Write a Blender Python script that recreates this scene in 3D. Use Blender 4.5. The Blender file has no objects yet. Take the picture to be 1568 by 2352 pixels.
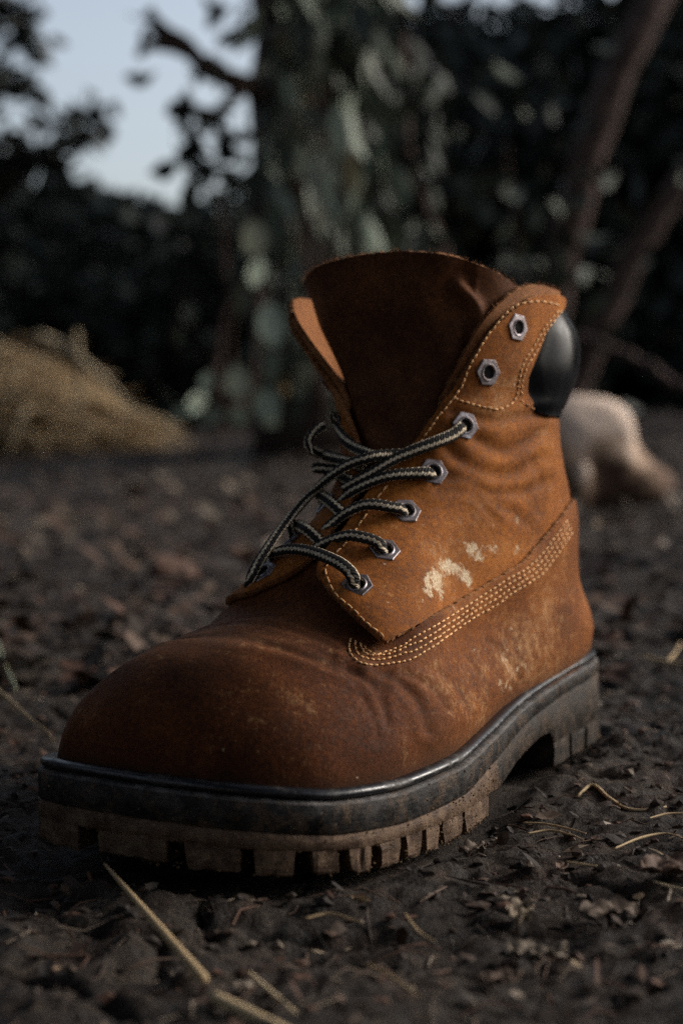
import bpy, bmesh, math, random
import numpy as np
from mathutils import Vector, Matrix

random.seed(7)
rng = np.random.default_rng(11)
SC = bpy.context.scene
COL = SC.collection

# ------------------------------------------------------------------ camera
FPX, YH, CAMH, YAW, ROLL, U0, V0 = 3600.0, 904.364, 15.8328, 0.5913706, -0.019819, -66.0627, -32.7606
PITCH = math.atan((1176 - YH) / FPX)
cam_data = bpy.data.cameras.new('camera')
cam = bpy.data.objects.new('camera', cam_data)
COL.objects.link(cam)
SC.camera = cam
cam_data.sensor_fit = 'HORIZONTAL'
cam_data.sensor_width = 24.0
cam_data.lens = FPX / 1568 * 24.0
cam_data.clip_start = 0.01
cam_data.clip_end = 500
_cp, _sp = math.cos(PITCH), math.sin(PITCH)
_fwd = Vector((0, _cp, -_sp)); _up = Vector((0, _sp, _cp)); _rt = Vector((1, 0, 0))
_r2 = _rt * math.cos(ROLL) + _up * math.sin(ROLL)
_u2 = -_rt * math.sin(ROLL) + _up * math.cos(ROLL)
cam.matrix_world = Matrix(((_r2.x, _u2.x, -_fwd.x, 0), (_r2.y, _u2.y, -_fwd.y, 0), (_r2.z, _u2.z, -_fwd.z, CAMH / 100), (0, 0, 0, 1)))
cam_data.dof.use_dof = True
cam_data.dof.focus_distance = 0.56
cam_data.dof.aperture_fstop = 7.0
cam_data.dof.aperture_blades = 0

# ------------------------------------------------------------------ sky, sun, exposure
SUN_ELEV, SUN_AZ = math.radians(27), math.radians(73)      # azimuth clockwise from +Y (away from the camera)
world = bpy.data.worlds.new('World'); SC.world = world; world.use_nodes = True
wn = world.node_tree.nodes; wl = world.node_tree.links; wn.clear()
w_out = wn.new('ShaderNodeOutputWorld'); w_bg = wn.new('ShaderNodeBackground'); w_sky = wn.new('ShaderNodeTexSky')
w_hsv = wn.new('ShaderNodeHueSaturation')
w_sky.sky_type = 'NISHITA'; w_sky.sun_disc = False
w_sky.sun_elevation = SUN_ELEV; w_sky.sun_rotation = SUN_AZ
w_sky.air_density = 1.0; w_sky.dust_density = 3.0; w_sky.ozone_density = 1.0
w_hsv.inputs['Saturation'].default_value = 0.6
w_bg.inputs['Strength'].default_value = 0.15
wl.new(w_sky.outputs['Color'], w_hsv.inputs['Color']); wl.new(w_hsv.outputs['Color'], w_bg.inputs['Color'])
wl.new(w_bg.outputs['Background'], w_out.inputs['Surface'])
sun_data = bpy.data.lights.new('sun', 'SUN'); sun = bpy.data.objects.new('sun', sun_data); COL.objects.link(sun)
sun_data.energy = 2.3; sun_data.angle = math.radians(24); sun_data.color = (1.0, 0.95, 0.88)
_sd = Vector((math.sin(SUN_AZ) * math.cos(SUN_ELEV), math.cos(SUN_AZ) * math.cos(SUN_ELEV), math.sin(SUN_ELEV)))
sun.rotation_euler = _sd.to_track_quat('Z', 'Y').to_euler()
sun.location = _sd * 20
SC.view_settings.view_transform = 'Standard'; SC.view_settings.look = 'None'
SC.view_settings.exposure = 0.3; SC.view_settings.gamma = 1.0; SC.view_settings.use_curve_mapping = False
SC.cycles.use_denoising = False
SC.cycles.max_bounces = 6; SC.cycles.diffuse_bounces = 3; SC.cycles.glossy_bounces = 3
SC.cycles.transparent_max_bounces = 8

# ------------------------------------------------------------------ boot frame: u heel->toe, v towards the outer side, z up (cm)
TD = np.array([-math.sin(YAW), -math.cos(YAW)]); ND = np.array([math.cos(YAW), -math.sin(YAW)])
def to_world(q):                       # boot cm -> world m
    q = np.atleast_2d(np.asarray(q, float))
    w = (q[:, :1] + U0) * TD + (q[:, 1:2] + V0) * ND
    return np.c_[w, q[:, 2:3]] * 0.01
def from_world(P):
    P = np.atleast_2d(np.asarray(P, float)) * 100
    return np.c_[P[:, :2] @ TD - U0, P[:, :2] @ ND - V0, P[:, 2]]
_cr, _sr = math.cos(ROLL), math.sin(ROLL)
def pix_of(q):                         # boot cm -> photo pixel (1568 wide)
    q = np.atleast_2d(np.asarray(q, float))
    w = (q[:, :1] + U0) * TD + (q[:, 1:2] + V0) * ND; Z = q[:, 2] - CAMH
    f = w[:, 1] * _cp - Z * _sp; up = w[:, 1] * _sp + Z * _cp
    x = FPX * w[:, 0] / f; y = -FPX * up / f
    return np.c_[784 + _cr * x - _sr * y, 1176 + _sr * x + _cr * y]
def ray_dir(p):                        # photo pixel -> world direction (unit forward)
    X = p[0] - 784; Y = p[1] - 1176
    x = (_cr * X + _sr * Y) / FPX; y = (-_sr * X + _cr * Y) / FPX
    return np.array([x, _cp - y * _sp, -_sp - y * _cp])
ORG = np.array([0, 0, CAMH])
def uvz_at(p, t):
    P = ORG + ray_dir(p) * t
    return np.array([P[:2] @ TD - U0, P[:2] @ ND - V0, P[2]])
def on_v(p, v):
    d = ray_dir(p); return uvz_at(p, (v + V0) / (d[:2] @ ND))
def on_u(p, u):
    d = ray_dir(p); return uvz_at(p, (u + U0) / (d[:2] @ TD))
def on_z(p, z):
    d = ray_dir(p); return uvz_at(p, (z - CAMH) / d[2])
BOOT_ORIGIN = to_world([[14.0, 0.0, 0.0]])[0]

# ------------------------------------------------------------------ material helpers
def lin(h):
    r = [int(h[i:i + 2], 16) / 255 for i in (0, 2, 4)]
    return tuple(c / 12.92 if c <= 0.04045 else ((c + 0.055) / 1.055) ** 2.4 for c in r) + (1,)
class Mat:
    def __init__(s, name, rough=0.8, spec=0.3):
        s.m = bpy.data.materials.new(name); s.m.use_nodes = True
        s.nt = s.m.node_tree; s.n = s.nt.nodes; s.l = s.nt.links
        s.b = s.n['Principled BSDF']; s.b.inputs['Roughness'].default_value = rough
        s.b.inputs['Specular IOR Level'].default_value = spec
        s.tc = None
    def node(s, t, **kw):
        nd = s.n.new(t)
        for k, v in kw.items():
            if k.startswith('i_'): nd.inputs[k[2:].replace('_', ' ')].default_value = v
            else: setattr(nd, k, v)
        return nd
    def coord(s, kind='Object', scale=None):
        if s.tc is None: s.tc = s.node('ShaderNodeTexCoord')
        o = s.tc.outputs[kind]
        if scale is None: return o
        mp = s.node('ShaderNodeMapping'); mp.inputs['Scale'].default_value = scale
        s.l.new(o, mp.inputs['Vector']); return mp.outputs['Vector']
    def noise(s, scale, detail=4, rough=0.55, vec=None, dist=0.0, w=None):
        nd = s.node('ShaderNodeTexNoise'); nd.inputs['Scale'].default_value = scale
        nd.inputs['Detail'].default_value = detail; nd.inputs['Roughness'].default_value = rough
        nd.inputs['Distortion'].default_value = dist
        s.l.new(vec if vec is not None else s.coord(), nd.inputs['Vector'])
        return nd.outputs['Fac']
    def ramp(s, fac, stops, interp='LINEAR'):
        nd = s.node('ShaderNodeValToRGB'); cr = nd.color_ramp; cr.interpolation = interp
        while len(cr.elements) < len(stops): cr.elements.new(0.5)
        for e, (p, c) in zip(cr.elements, stops):
            e.position = p; e.color = c if isinstance(c, tuple) else (c, c, c, 1)
        s.l.new(fac, nd.inputs['Fac']); return nd.outputs['Color']
    def math(s, op, a, b=None, c=None, clamp=False):
        nd = s.node('ShaderNodeMath'); nd.operation = op; nd.use_clamp = clamp
        for i, x in enumerate((a, b, c)):
            if x is None: continue
            if isinstance(x, (int, float)): nd.inputs[i].default_value = x
            else: s.l.new(x, nd.inputs[i])
        return nd.outputs[0]
    def mix(s, fac, a, b, mode='MIX'):
        nd = s.node('ShaderNodeMix'); nd.data_type = 'RGBA'; nd.blend_type = mode
        for sock, x in ((nd.inputs[0], fac), (nd.inputs[6], a), (nd.inputs[7], b)):
            if isinstance(x, (int, float)): sock.default_value = x
            elif isinstance(x, tuple): sock.default_value = x
            else: s.l.new(x, sock)
        return nd.outputs[2]
    def attr(s, name):
        nd = s.node('ShaderNodeAttribute'); nd.attribute_name = name; return nd.outputs['Fac']
    def base(s, col):
        if isinstance(col, tuple): s.b.inputs['Base Color'].default_value = col
        else: s.l.new(col, s.b.inputs['Base Color'])
    def rough(s, r):
        s.l.new(r, s.b.inputs['Roughness'])
    def bump(s, *hs):                  # (height, strength, distance) chained
        prev = None
        for h, st, d in hs:
            nd = s.node('ShaderNodeBump'); nd.inputs['Strength'].default_value = st; nd.inputs['Distance'].default_value = d
            s.l.new(h, nd.inputs['Height'])
            if prev is not None: s.l.new(prev, nd.inputs['Normal'])
            prev = nd.outputs['Normal']
        s.l.new(prev, s.b.inputs['Normal'])

# leather of the boot: nubuck, scuffed
def leather(name, dark, mid, light, scuff=True, fuzz=0.10):
    M = Mat(name, 0.72, 0.12)
    big = M.noise(28, 5, 0.6); fine = M.noise(420, 4, 0.7); grain = M.noise(1600, 2, 0.6)
    mott = M.noise(620, 6, 0.82, dist=0.3)
    f = M.math('ADD', M.math('MULTIPLY', big, 0.40), M.math('ADD', M.math('MULTIPLY', fine, 0.25), M.math('MULTIPLY', mott, 0.35)))
    col = M.ramp(f, [(0.40, dark), (0.5, mid), (0.60, light)])
    blot = M.ramp(M.noise(13, 5, 0.65, dist=0.8), [(0.38, 0.0), (0.62, 1.0)])
    col = M.mix(M.math('MULTIPLY', blot, 0.45), col, tuple(c * 0.42 for c in mid[:3]) + (1,))
    pit = M.ramp(M.noise(900, 3, 0.6), [(0.30, 1.0), (0.40, 0.0)])
    col = M.mix(M.math('MULTIPLY', pit, 0.55), col, tuple(c * 0.25 for c in mid[:3]) + (1,))
    speck = M.ramp(M.noise(700, 2, 0.5), [(0.66, 0.0), (0.74, 1.0)])
    col = M.mix(M.math('MULTIPLY', speck, 0.22), col, (0.36, 0.22, 0.12, 1))
    if scuff:
        col = M.mix(M.attr('toe_dark'), col, M.ramp(M.math('ADD', M.math('MULTIPLY', mott, 0.6), M.math('MULTIPLY', big, 0.4)), [(0.38, (0.016, 0.004, 0.0016, 1)), (0.5, (0.058, 0.015, 0.0045, 1)), (0.64, (0.145, 0.042, 0.012, 1))]))   # the toe leather goes darker and redder
        a = M.attr('scuff')            # soft patches of scraped-off nap, broken up by noise
        n1 = M.noise(150, 6, 0.68, dist=0.6)
        n1 = M.math('ADD', M.math('MULTIPLY', n1, 0.62), M.math('MULTIPLY', M.noise(520, 5, 0.7, dist=0.4), 0.38))
        k = M.math('SUBTRACT', M.math('ADD', M.math('MULTIPLY', a, 0.72), M.math('MULTIPLY', n1, 1.5)), 1.13)
        k = M.math('MULTIPLY', k, 9.0, clamp=True)
        n2 = M.noise(900, 4, 0.7)
        pale = M.ramp(n2, [(0.35, (0.36, 0.23, 0.12, 1)), (0.65, (0.68, 0.56, 0.40, 1))])
        col = M.mix(k, col, pale)
        b2 = M.attr('dust')            # thin pale dust streaks on the heel quarter
        n3 = M.noise(330, 7, 0.75, dist=0.3); n4 = M.noise(55, 4, 0.6)
        k2 = M.math('MULTIPLY', M.math('SUBTRACT', M.math('ADD', M.math('MULTIPLY', b2, 0.115), M.math('ADD', M.math('MULTIPLY', n3, 0.65), M.math('MULTIPLY', n4, 0.35))), 0.572), 7.0, clamp=True)
        col = M.mix(M.math('MULTIPLY', k2, 0.6), col, (0.44, 0.25, 0.115, 1))
        g = M.attr('grime_crease')            # soil along the welt; a dark tone along the creases
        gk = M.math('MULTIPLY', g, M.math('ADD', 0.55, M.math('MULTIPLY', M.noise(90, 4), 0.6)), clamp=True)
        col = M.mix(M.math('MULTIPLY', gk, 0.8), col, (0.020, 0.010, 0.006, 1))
        vo = M.node('ShaderNodeTexVoronoi'); vo.inputs['Scale'].default_value = 75; M.l.new(M.coord(), vo.inputs['Vector'])      # stray pale flecks of dust
        sx = M.node('ShaderNodeSeparateXYZ'); M.l.new(vo.outputs['Color'], sx.inputs[0])
        fl = M.math('MULTIPLY', M.math('LESS_THAN', M.math('ADD', vo.outputs['Distance'], M.math('MULTIPLY', fine, 0.10)), M.math('ADD', 0.06, M.math('MULTIPLY', sx.outputs[1], 0.06))), M.math('GREATER_THAN', sx.outputs[0], 0.40))
        col = M.mix(M.math('MULTIPLY', fl, 0.6), col, (0.50, 0.37, 0.26, 1))
    M.base(col)
    M.rough(M.ramp(fine, [(0.3, 0.62), (0.7, 0.88)]))
    M.b.inputs['Sheen Weight'].default_value = fuzz; M.b.inputs['Sheen Roughness'].default_value = 0.5
    M.b.inputs['Sheen Tint'].default_value = (0.7, 0.42, 0.22, 1)
    wr = M.noise(70, 5, 0.6, vec=M.coord('Object', (1, 1, 2.2)), dist=1.2)
    M.bump((wr, 0.10, 0.003), (mott, 0.30, 0.0010), (grain, 0.35, 0.0005))
    return M.m
MAT = {}
MAT['leather'] = leather('brown_nubuck', (0.075, 0.021, 0.005, 1), (0.19, 0.057, 0.011, 1), (0.32, 0.108, 0.022, 1))
MAT['quarter'] = leather('tan_nubuck', (0.10, 0.029, 0.005, 1), (0.26, 0.080, 0.012, 1), (0.42, 0.145, 0.025, 1))
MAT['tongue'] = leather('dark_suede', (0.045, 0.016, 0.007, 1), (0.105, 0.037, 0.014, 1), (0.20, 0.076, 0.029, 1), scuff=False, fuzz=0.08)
MAT['lining'] = leather('orange_lining', (0.14, 0.044, 0.010, 1), (0.23, 0.080, 0.020, 1), (0.31, 0.120, 0.036, 1), scuff=False, fuzz=0.1)
MAT['raw_edge'] = leather('raw_leather_edge', (0.11, 0.036, 0.012, 1), (0.22, 0.083, 0.028, 1), (0.34, 0.15, 0.06, 1), scuff=False, fuzz=0.3)
def simple(name, col, rough, spec=0.4, metal=0.0, var=0.25, scale=300, bump=0.15, bdist=0.001):
    M = Mat(name, rough, spec); n = M.noise(scale, 5, 0.6)
    lo = tuple(c * (1 - var) for c in col[:3]) + (1,); hi = tuple(min(1, c * (1 + var)) for c in col[:3]) + (1,)
    M.base(M.ramp(n, [(0.35, lo), (0.65, hi)])); M.b.inputs['Metallic'].default_value = metal
    M.bump((n, bump, bdist)); return M.m
def welt_mat():
    M = Mat('black_welt_rubber', 0.3, 0.5); n = M.noise(120, 6, 0.7)
    d = M.ramp(M.noise(65, 6, 0.7, dist=0.6), [(0.50, 0.0), (0.64, 1.0)])
    M.base(M.mix(M.math('MULTIPLY', d, 0.7), (0.009, 0.010, 0.013, 1), (0.055, 0.046, 0.038, 1)))
    M.rough(M.math('ADD', 0.27, M.math('MULTIPLY', d, 0.45))); M.bump((n, 0.25, 0.0012)); return M.m
MAT['welt'] = welt_mat()
MAT['thread'] = simple('tan_thread', (0.74, 0.42, 0.19), 0.7, 0.3, var=0.3, scale=500)
MAT['thread_dark'] = simple('shaded_thread', (0.45, 0.20, 0.07), 0.7, 0.3, var=0.3, scale=500)  # same thread made darker: shade put into its colour
MAT['hole'] = simple('eyelet_hole_shade', (0.006, 0.005, 0.005), 0.9, 0.1)  # black disc capping each eyelet, the hole's shade put into colour
def metal_mat():
    M = Mat('worn_steel', 0.35, 0.5); M.b.inputs['Metallic'].default_value = 0.9
    n = M.noise(260, 5, 0.7)
    M.base(M.ramp(n, [(0.3, (0.07, 0.05, 0.045, 1)), (0.55, (0.25, 0.22, 0.23, 1)), (0.75, (0.52, 0.51, 0.55, 1))]))
    M.rough(M.ramp(n, [(0.3, 0.65), (0.7, 0.40)])); M.bump((n, 0.2, 0.0006)); return M.m
MAT['metal'] = metal_mat()
def pad_mat():
    M = Mat('black_collar_leather', 0.3, 0.55)
    n = M.noise(60, 5, 0.6, vec=M.coord('Object', (1, 1, 0.5)))
    M.base(M.ramp(n, [(0.35, (0.0025, 0.003, 0.004, 1)), (0.64, (0.006, 0.007, 0.009, 1)), (0.74, (0.05, 0.05, 0.048, 1))]))
    M.rough(M.ramp(n, [(0.4, 0.20), (0.7, 0.45)])); M.b.inputs['Specular IOR Level'].default_value = 0.11; M.bump((M.noise(900, 3), 0.1, 0.0005), (M.noise(40, 2, 0.5), 0.06, 0.004)); return M.m
MAT['pad'] = pad_mat()
def sole_mat(name, c0, c1, c2, mud):
    M = Mat(name, 0.7, 0.16)
    st = M.noise(1.0, 5, 0.65, vec=M.coord('Object', (90, 90, 900)))       # fine horizontal scrape lines
    n = M.noise(160, 6, 0.65)
    col = M.ramp(M.math('ADD', M.math('MULTIPLY', st, 0.22), M.math('MULTIPLY', n, 0.78)), [(0.36, c0), (0.5, c1), (0.66, c2)])
    m = M.ramp(M.noise(95, 7, 0.75, dist=0.9), [(0.48, 0.0), (0.60, 1.0)])
    col = M.mix(M.math('MULTIPLY', m, mud), col, (0.15, 0.096, 0.058, 1))
    sp = M.ramp(M.noise(520, 2, 0.5), [(0.70, 0.0), (0.76, 1.0)])
    col = M.mix(M.math('MULTIPLY', sp, 0.5), col, (0.30, 0.25, 0.2, 1))
    M.base(col); M.rough(M.ramp(n, [(0.3, 0.45), (0.7, 0.8)]))
    M.bump((st, 0.3, 0.0015), (n, 0.3, 0.003), (m, 0.25, 0.002)); return M.m
MAT['midsole'] = sole_mat('grey_midsole_rubber', (0.007, 0.007, 0.007, 1), (0.023, 0.022, 0.022, 1), (0.066, 0.060, 0.056, 1), 0.45)
MAT['outsole'] = sole_mat('muddy_outsole_rubber', (0.034, 0.020, 0.013, 1), (0.090, 0.055, 0.036, 1), (0.20, 0.135, 0.088, 1), 0.5)
MAT['dusty_edge'] = sole_mat('dusty_midsole_edge', (0.03, 0.029, 0.029, 1), (0.075, 0.070, 0.068, 1), (0.16, 0.145, 0.14, 1), 0.3)
MAT['heel'] = sole_mat('dusty_heel_rubber', (0.012, 0.0095, 0.008, 1), (0.027, 0.0215, 0.018, 1), (0.050, 0.040, 0.033, 1), 0.3)
def lace_mat():
    M = Mat('striped_lace', 0.8, 0.2)
    uv = M.node('ShaderNodeUVMap'); sep = M.node('ShaderNodeSeparateXYZ'); M.l.new(uv.outputs['UV'], sep.inputs[0])
    x, y = sep.outputs[0], sep.outputs[1]        # x along (cm), y around (0..1)
    tri = M.math('PINGPONG', M.math('MULTIPLY', x, 4.6), 0.5)          # woven zigzag
    yy = M.math('ADD', M.math('MULTIPLY', y, 4.0), M.math('MULTIPLY', tri, 0.34))
    fr = M.math('FRACT', yy)
    k = M.ramp(fr, [(0.60, 0.0), (0.66, 1.0), (0.94, 1.0), (1.0, 0.0)])
    tan = M.ramp(M.noise(500, 3), [(0.3, (0.48, 0.37, 0.25, 1)), (0.7, (0.86, 0.74, 0.55, 1))])
    blk = M.ramp(M.noise(700, 3), [(0.3, (0.008, 0.007, 0.007, 1)), (0.7, (0.03, 0.027, 0.025, 1))])
    M.base(M.mix(k, blk, tan))
    wv = M.math('SINE', M.math('MULTIPLY', M.math('ADD', x, M.math('MULTIPLY', y, 0.8)), 58.0))
    M.bump((wv, 0.5, 0.0006), (k, 0.4, 0.0008)); return M.m
MAT['lace'] = lace_mat()

# ------------------------------------------------------------------ object helpers
def mesh_obj(name, verts, faces, mat, parent=None, smooth=True, world_pts=True, origin=None, attrs=None, uvs=None):
    """verts: world metres. The object sits at `origin` (default the boot's), or at its parent's place."""
    o0 = np.array(origin if origin is not None else (BOOT_ORIGIN if parent is not None else (0, 0, 0)))
    me = bpy.data.meshes.new(name)
    v = np.asarray(verts, float) - o0
    me.from_pydata(v.tolist(), [], [list(map(int, f)) for f in faces])
    if smooth: me.polygons.foreach_set('use_smooth', [True] * len(me.polygons))
    for mm in (mat if isinstance(mat, (list, tuple)) else [mat]): me.materials.append(mm)
    if attrs:
        for k, a in attrs.items():
            at = me.attributes.new(k, 'FLOAT', 'POINT'); at.data.foreach_set('value', np.asarray(a, np.float32))
    me.update()
    o = bpy.data.objects.new(name, me); COL.objects.link(o)
    if parent is not None: o.parent = parent
    else: o.location = o0
    return o
def tag(o, label=None, cat=None, group=None, kind=None):
    if label: o['label'] = label
    if cat: o['category'] = cat
    if group: o['group'] = group
    if kind: o['kind'] = kind
    return o
def empty(name, loc):
    o = bpy.data.objects.new(name, None); COL.objects.link(o); o.location = loc
    o.empty_display_size = 0.02
    return o
def spline(P, n, closed=False):
    """Catmull-Rom through P, resampled evenly."""
    P = np.asarray(P, float); m = len(P)
    if closed: Q = np.vstack([P[-1], P, P[0], P[1]])
    else: Q = np.vstack([2 * P[0] - P[1], P, 2 * P[-1] - P[-2]])
    seg = m if closed else m - 1
    out = []
    for i in range(seg):
        p0, p1, p2, p3 = Q[i], Q[i + 1], Q[i + 2], Q[i + 3]
        t = np.linspace(0, 1, 24, endpoint=False)[:, None]
        out.append(0.5 * (2 * p1 + (p2 - p0) * t + (2 * p0 - 5 * p1 + 4 * p2 - p3) * t ** 2 + (3 * p1 - p0 - 3 * p2 + p3) * t ** 3))
    out = np.vstack(out + ([] if closed else [P[-1:]]))
    if closed: out = np.vstack([out, out[:1]])
    L = np.r_[0, np.cumsum(np.linalg.norm(np.diff(out, axis=0), axis=1))]
    s = np.linspace(0, L[-1], n, endpoint=not closed)
    return np.stack([np.interp(s, L, out[:, k]) for k in range(out.shape[1])], 1)
def resample(P, n):
    P = np.asarray(P, float); L = np.r_[0, np.cumsum(np.linalg.norm(np.diff(P, axis=0), axis=1))]
    s = np.linspace(0, L[-1], n); return np.stack([np.interp(s, L, P[:, k]) for k in range(P.shape[1])], 1)
def frames(P):
    """parallel-transport frames along a polyline"""
    T = np.gradient(P, axis=0); T /= np.linalg.norm(T, axis=1)[:, None] + 1e-12
    a = np.array([0, 0, 1.0]) if abs(T[0][2]) < 0.9 else np.array([1.0, 0, 0])
    n = np.cross(T[0], a); n /= np.linalg.norm(n); Ns = [n]
    for i in range(1, len(P)):
        n = Ns[-1] - T[i] * (Ns[-1] @ T[i]); n /= np.linalg.norm(n) + 1e-12; Ns.append(n)
    Ns = np.array(Ns); return T, Ns, np.cross(T, Ns)
def tube(P, R, k=10, cap=True, ref=None, flat=1.0):
    """tube of radius R (scalar or array) round polyline P -> verts, faces, uv(along cm, around)"""
    P = np.asarray(P, float); n = len(P); R = np.broadcast_to(np.asarray(R, float), (n,))
    T, A, B = frames(P)
    if ref is not None:                                       # keep the section turned towards ref (normals)
        A = ref - T * np.sum(ref * T, 1)[:, None]; A /= np.linalg.norm(A, axis=1)[:, None] + 1e-12; B = np.cross(T, A)
    ang = np.linspace(0, 2 * np.pi, k, endpoint=False)
    V = (P[:, None] + R[:, None, None] * (flat * np.cos(ang)[None, :, None] * A[:, None] + np.sin(ang)[None, :, None] * B[:, None])).reshape(-1, 3)
    Fc = []
    for i in range(n - 1):
        for j in range(k):
            a = i * k + j; b = i * k + (j + 1) % k; Fc.append((a, b, b + k, a + k))
    if cap:
        Fc.append(tuple(range(k))[::-1]); Fc.append(tuple((n - 1) * k + j for j in range(k)))
    return V, Fc
def join(parts):
    V, Fc, o = [], [], 0
    for v, f in parts:
        V.append(np.asarray(v)); Fc += [tuple(i + o for i in q) for q in f]; o += len(v)
    return np.vstack(V), Fc
def icos(sub=1):
    bm = bmesh.new(); bmesh.ops.create_icosphere(bm, subdivisions=sub, radius=1.0)
    V = np.array([v.co[:] for v in bm.verts]); Fc = [tuple(v.index for v in f.verts) for f in bm.faces]; bm.free(); return V, Fc
# ================================================================== THE BOOT
boot = empty('work_boot', tuple(BOOT_ORIGIN))
tag(boot, 'worn brown leather work boot with loose striped laces standing on the soil', 'boot')

SOLE = [(0.0, 0), (0.3, 1.7), (1.4, 3.05), (3.5, 3.55), (6.5, 3.75), (10.8, 4.2), (14.8, 4.95), (18.1, 5.5), (21.6, 5.45), (24.3, 4.95), (26.0, 3.9),
        (27.1, 2.3), (27.75, 0), (27.95, -2), (27.95, -4.2), (27.45, -5.95), (25.8, -7.0), (22.5, -6.9), (18.5, -6.0), (14.5, -5.0), (10, -4.1), (6, -3.75),
        (3, -3.5), (1.2, -2.9), (0.3, -1.7)]
OUTL = spline(SOLE, 480, closed=True)
_t = np.roll(OUTL, -1, 0) - np.roll(OUTL, 1, 0); _t /= np.linalg.norm(_t, axis=1)[:, None]
OUTN = np.c_[-_t[:, 1], _t[:, 0]]
if ((OUTL + OUTN * 0.1 - [14, 0]) ** 2).sum() < ((OUTL - [14, 0]) ** 2).sum(): OUTN = -OUTN      # outward
def zw(u): return np.interp(u, [-2, 0, 5, 10, 14, 18, 22, 25, 28, 30], [4.05, 4.0, 3.85, 3.5, 3.1, 2.75, 2.68, 2.9, 3.4, 3.7])
def smooth1(xs, ys):
    """smooth 1-D curve through points"""
    xs = np.asarray(xs, float); ys = np.asarray(ys, float); g = np.linspace(xs[0], xs[-1], 600)
    m = np.gradient(ys, xs); i = np.clip(np.searchsorted(xs, g) - 1, 0, len(xs) - 2)
    h = xs[i + 1] - xs[i]; t = (g - xs[i]) / h
    y = (2 * t**3 - 3 * t**2 + 1) * ys[i] + (t**3 - 2 * t**2 + t) * h * m[i] + (-2 * t**3 + 3 * t**2) * ys[i + 1] + (t**3 - t**2) * h * m[i + 1]
    return lambda x: np.interp(x, g, y)
# --- signed distance to the feather line (sole outline, drawn in)
FEATHER = OUTL - OUTN * 0.56
_gu = np.arange(-3, 32.01, 0.12); _gv = np.arange(-11, 10.01, 0.12)
def poly_sd(P, poly):
    A = poly; B = np.roll(poly, -1, 0); out = np.full(len(P), 1e9); ins = np.zeros(len(P), bool)
    for a, b in zip(A, B):
        ab = b - a; t = np.clip(((P - a) @ ab) / (ab @ ab + 1e-12), 0, 1)
        d = P - a - t[:, None] * ab; out = np.minimum(out, (d * d).sum(1))
        c = (a[1] > P[:, 1]) != (b[1] > P[:, 1])
        with np.errstate(divide='ignore', invalid='ignore'):
            ins ^= c & (P[:, 0] < (b[0] - a[0]) * (P[:, 1] - a[1]) / (b[1] - a[1] + 1e-15) + a[0])
    return np.where(ins, -1, 1) * np.sqrt(out)
_GG = np.stack(np.meshgrid(_gu, _gv, indexing='ij'), -1).reshape(-1, 2)
_PD = poly_sd(_GG, FEATHER[::3]).reshape(len(_gu), len(_gv))
def bil(u, v):
    a = np.clip((u - _gu[0]) / 0.12, 0, len(_gu) - 1.001); b = np.clip((v - _gv[0]) / 0.12, 0, len(_gv) - 1.001)
    i = a.astype(int); j = b.astype(int); a = a - i; b = b - j
    return (_PD[i, j] * (1 - a) + _PD[i + 1, j] * a) * (1 - b) + (_PD[i, j + 1] * (1 - a) + _PD[i + 1, j + 1] * a) * b
TOPZ = smooth1([-2, 4, 9, 12, 14, 16, 18, 19.4, 20.6, 21.8, 23.2, 25, 26.5, 28, 30], [7, 8, 11, 13.5, 13.0, 11.5, 10.1, 9.0, 8.1, 7.72, 7.5, 7.0, 6.3, 5.5, 4.8])
VC = smooth1([-2, 12, 16, 20, 24, 28, 30], [0, 0, -0.1, -0.4, -1.0, -1.8, -2])
LEAN = smooth1([-2, 4, 9, 13, 16, 19, 21, 24, 30], [0.10, 0.12, 0.2, 0.30, 0.30, 0.22, 0.10, 0.04, 0.0])
RAD = smooth1([-2, 12, 17, 20, 23, 30], [2.0, 2.0, 2.2, 2.6, 2.9, 2.7])
UB = smooth1([2, 3.5, 5.5, 7.6, 10, 11.4, 12.6, 14, 15, 16, 17.7, 19.4, 22], [0.9, 0.62, 0.42, 0.62, 1.35, 1.75, 2.2, 2.9, 3.2, 3.0, 2.7, 2.9, 3.2])
UF = smooth1([2, 6, 8, 10, 12, 14, 15.5, 17, 19, 22], [14, 15, 15.5, 15.6, 14.9, 13.9, 13.5, 13.3, 13.1, 12.9])
LV = smooth1([2, 4, 6, 8, 10, 12, 14, 15.5, 17, 19, 22], [3.2, 3.45, 3.6, 3.6, 3.5, 3.45, 3.55, 3.85, 4.45, 5.05, 5.5])
CV = smooth1([2, 12, 14, 16, 18, 20, 22], [0, 0, -0.15, -0.55, -1.05, -1.5, -1.8])
def rmax(a, b, r):
    a2 = np.maximum(a + r, 0); b2 = np.maximum(b + r, 0)
    return np.minimum(np.maximum(a + r, b + r), 0) + np.sqrt(a2 * a2 + b2 * b2) - r
def field(u, v, z):
    zb = zw(u) - 0.25
    hgt = z - zb
    a = bil(u, v) + LEAN(u) * np.maximum(hgt - 1.4, 0) - 0.30 * np.exp(-((hgt - 1.9) / 1.5) ** 2)
    b = z - (TOPZ(u) - 0.05 * (v - VC(u)) ** 2)
    f = np.maximum(rmax(a, b, RAD(u)), -hgt)
    ub, uf = UB(z), UF(z); uc = (ub + uf) / 2 - 0.6; lv = LV(z)
    x = u - uc; hl = np.where(x > 0, uf - uc, uc - ub); n = np.where(x > 0, 2.7, 2.2)
    q = (np.abs(x / hl) ** n + np.abs((v - CV(z)) / lv) ** n) ** (1 / n) - 1
    s = np.maximum(q * np.minimum(lv, hl), np.maximum(z - 22.9, zw(u) - 0.25 - z))
    k = 1.3; h = np.clip(0.5 + 0.5 * (s - f) / k, 0, 1)
    return s * (1 - h) + f * h - k * h * (1 - h)
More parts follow.
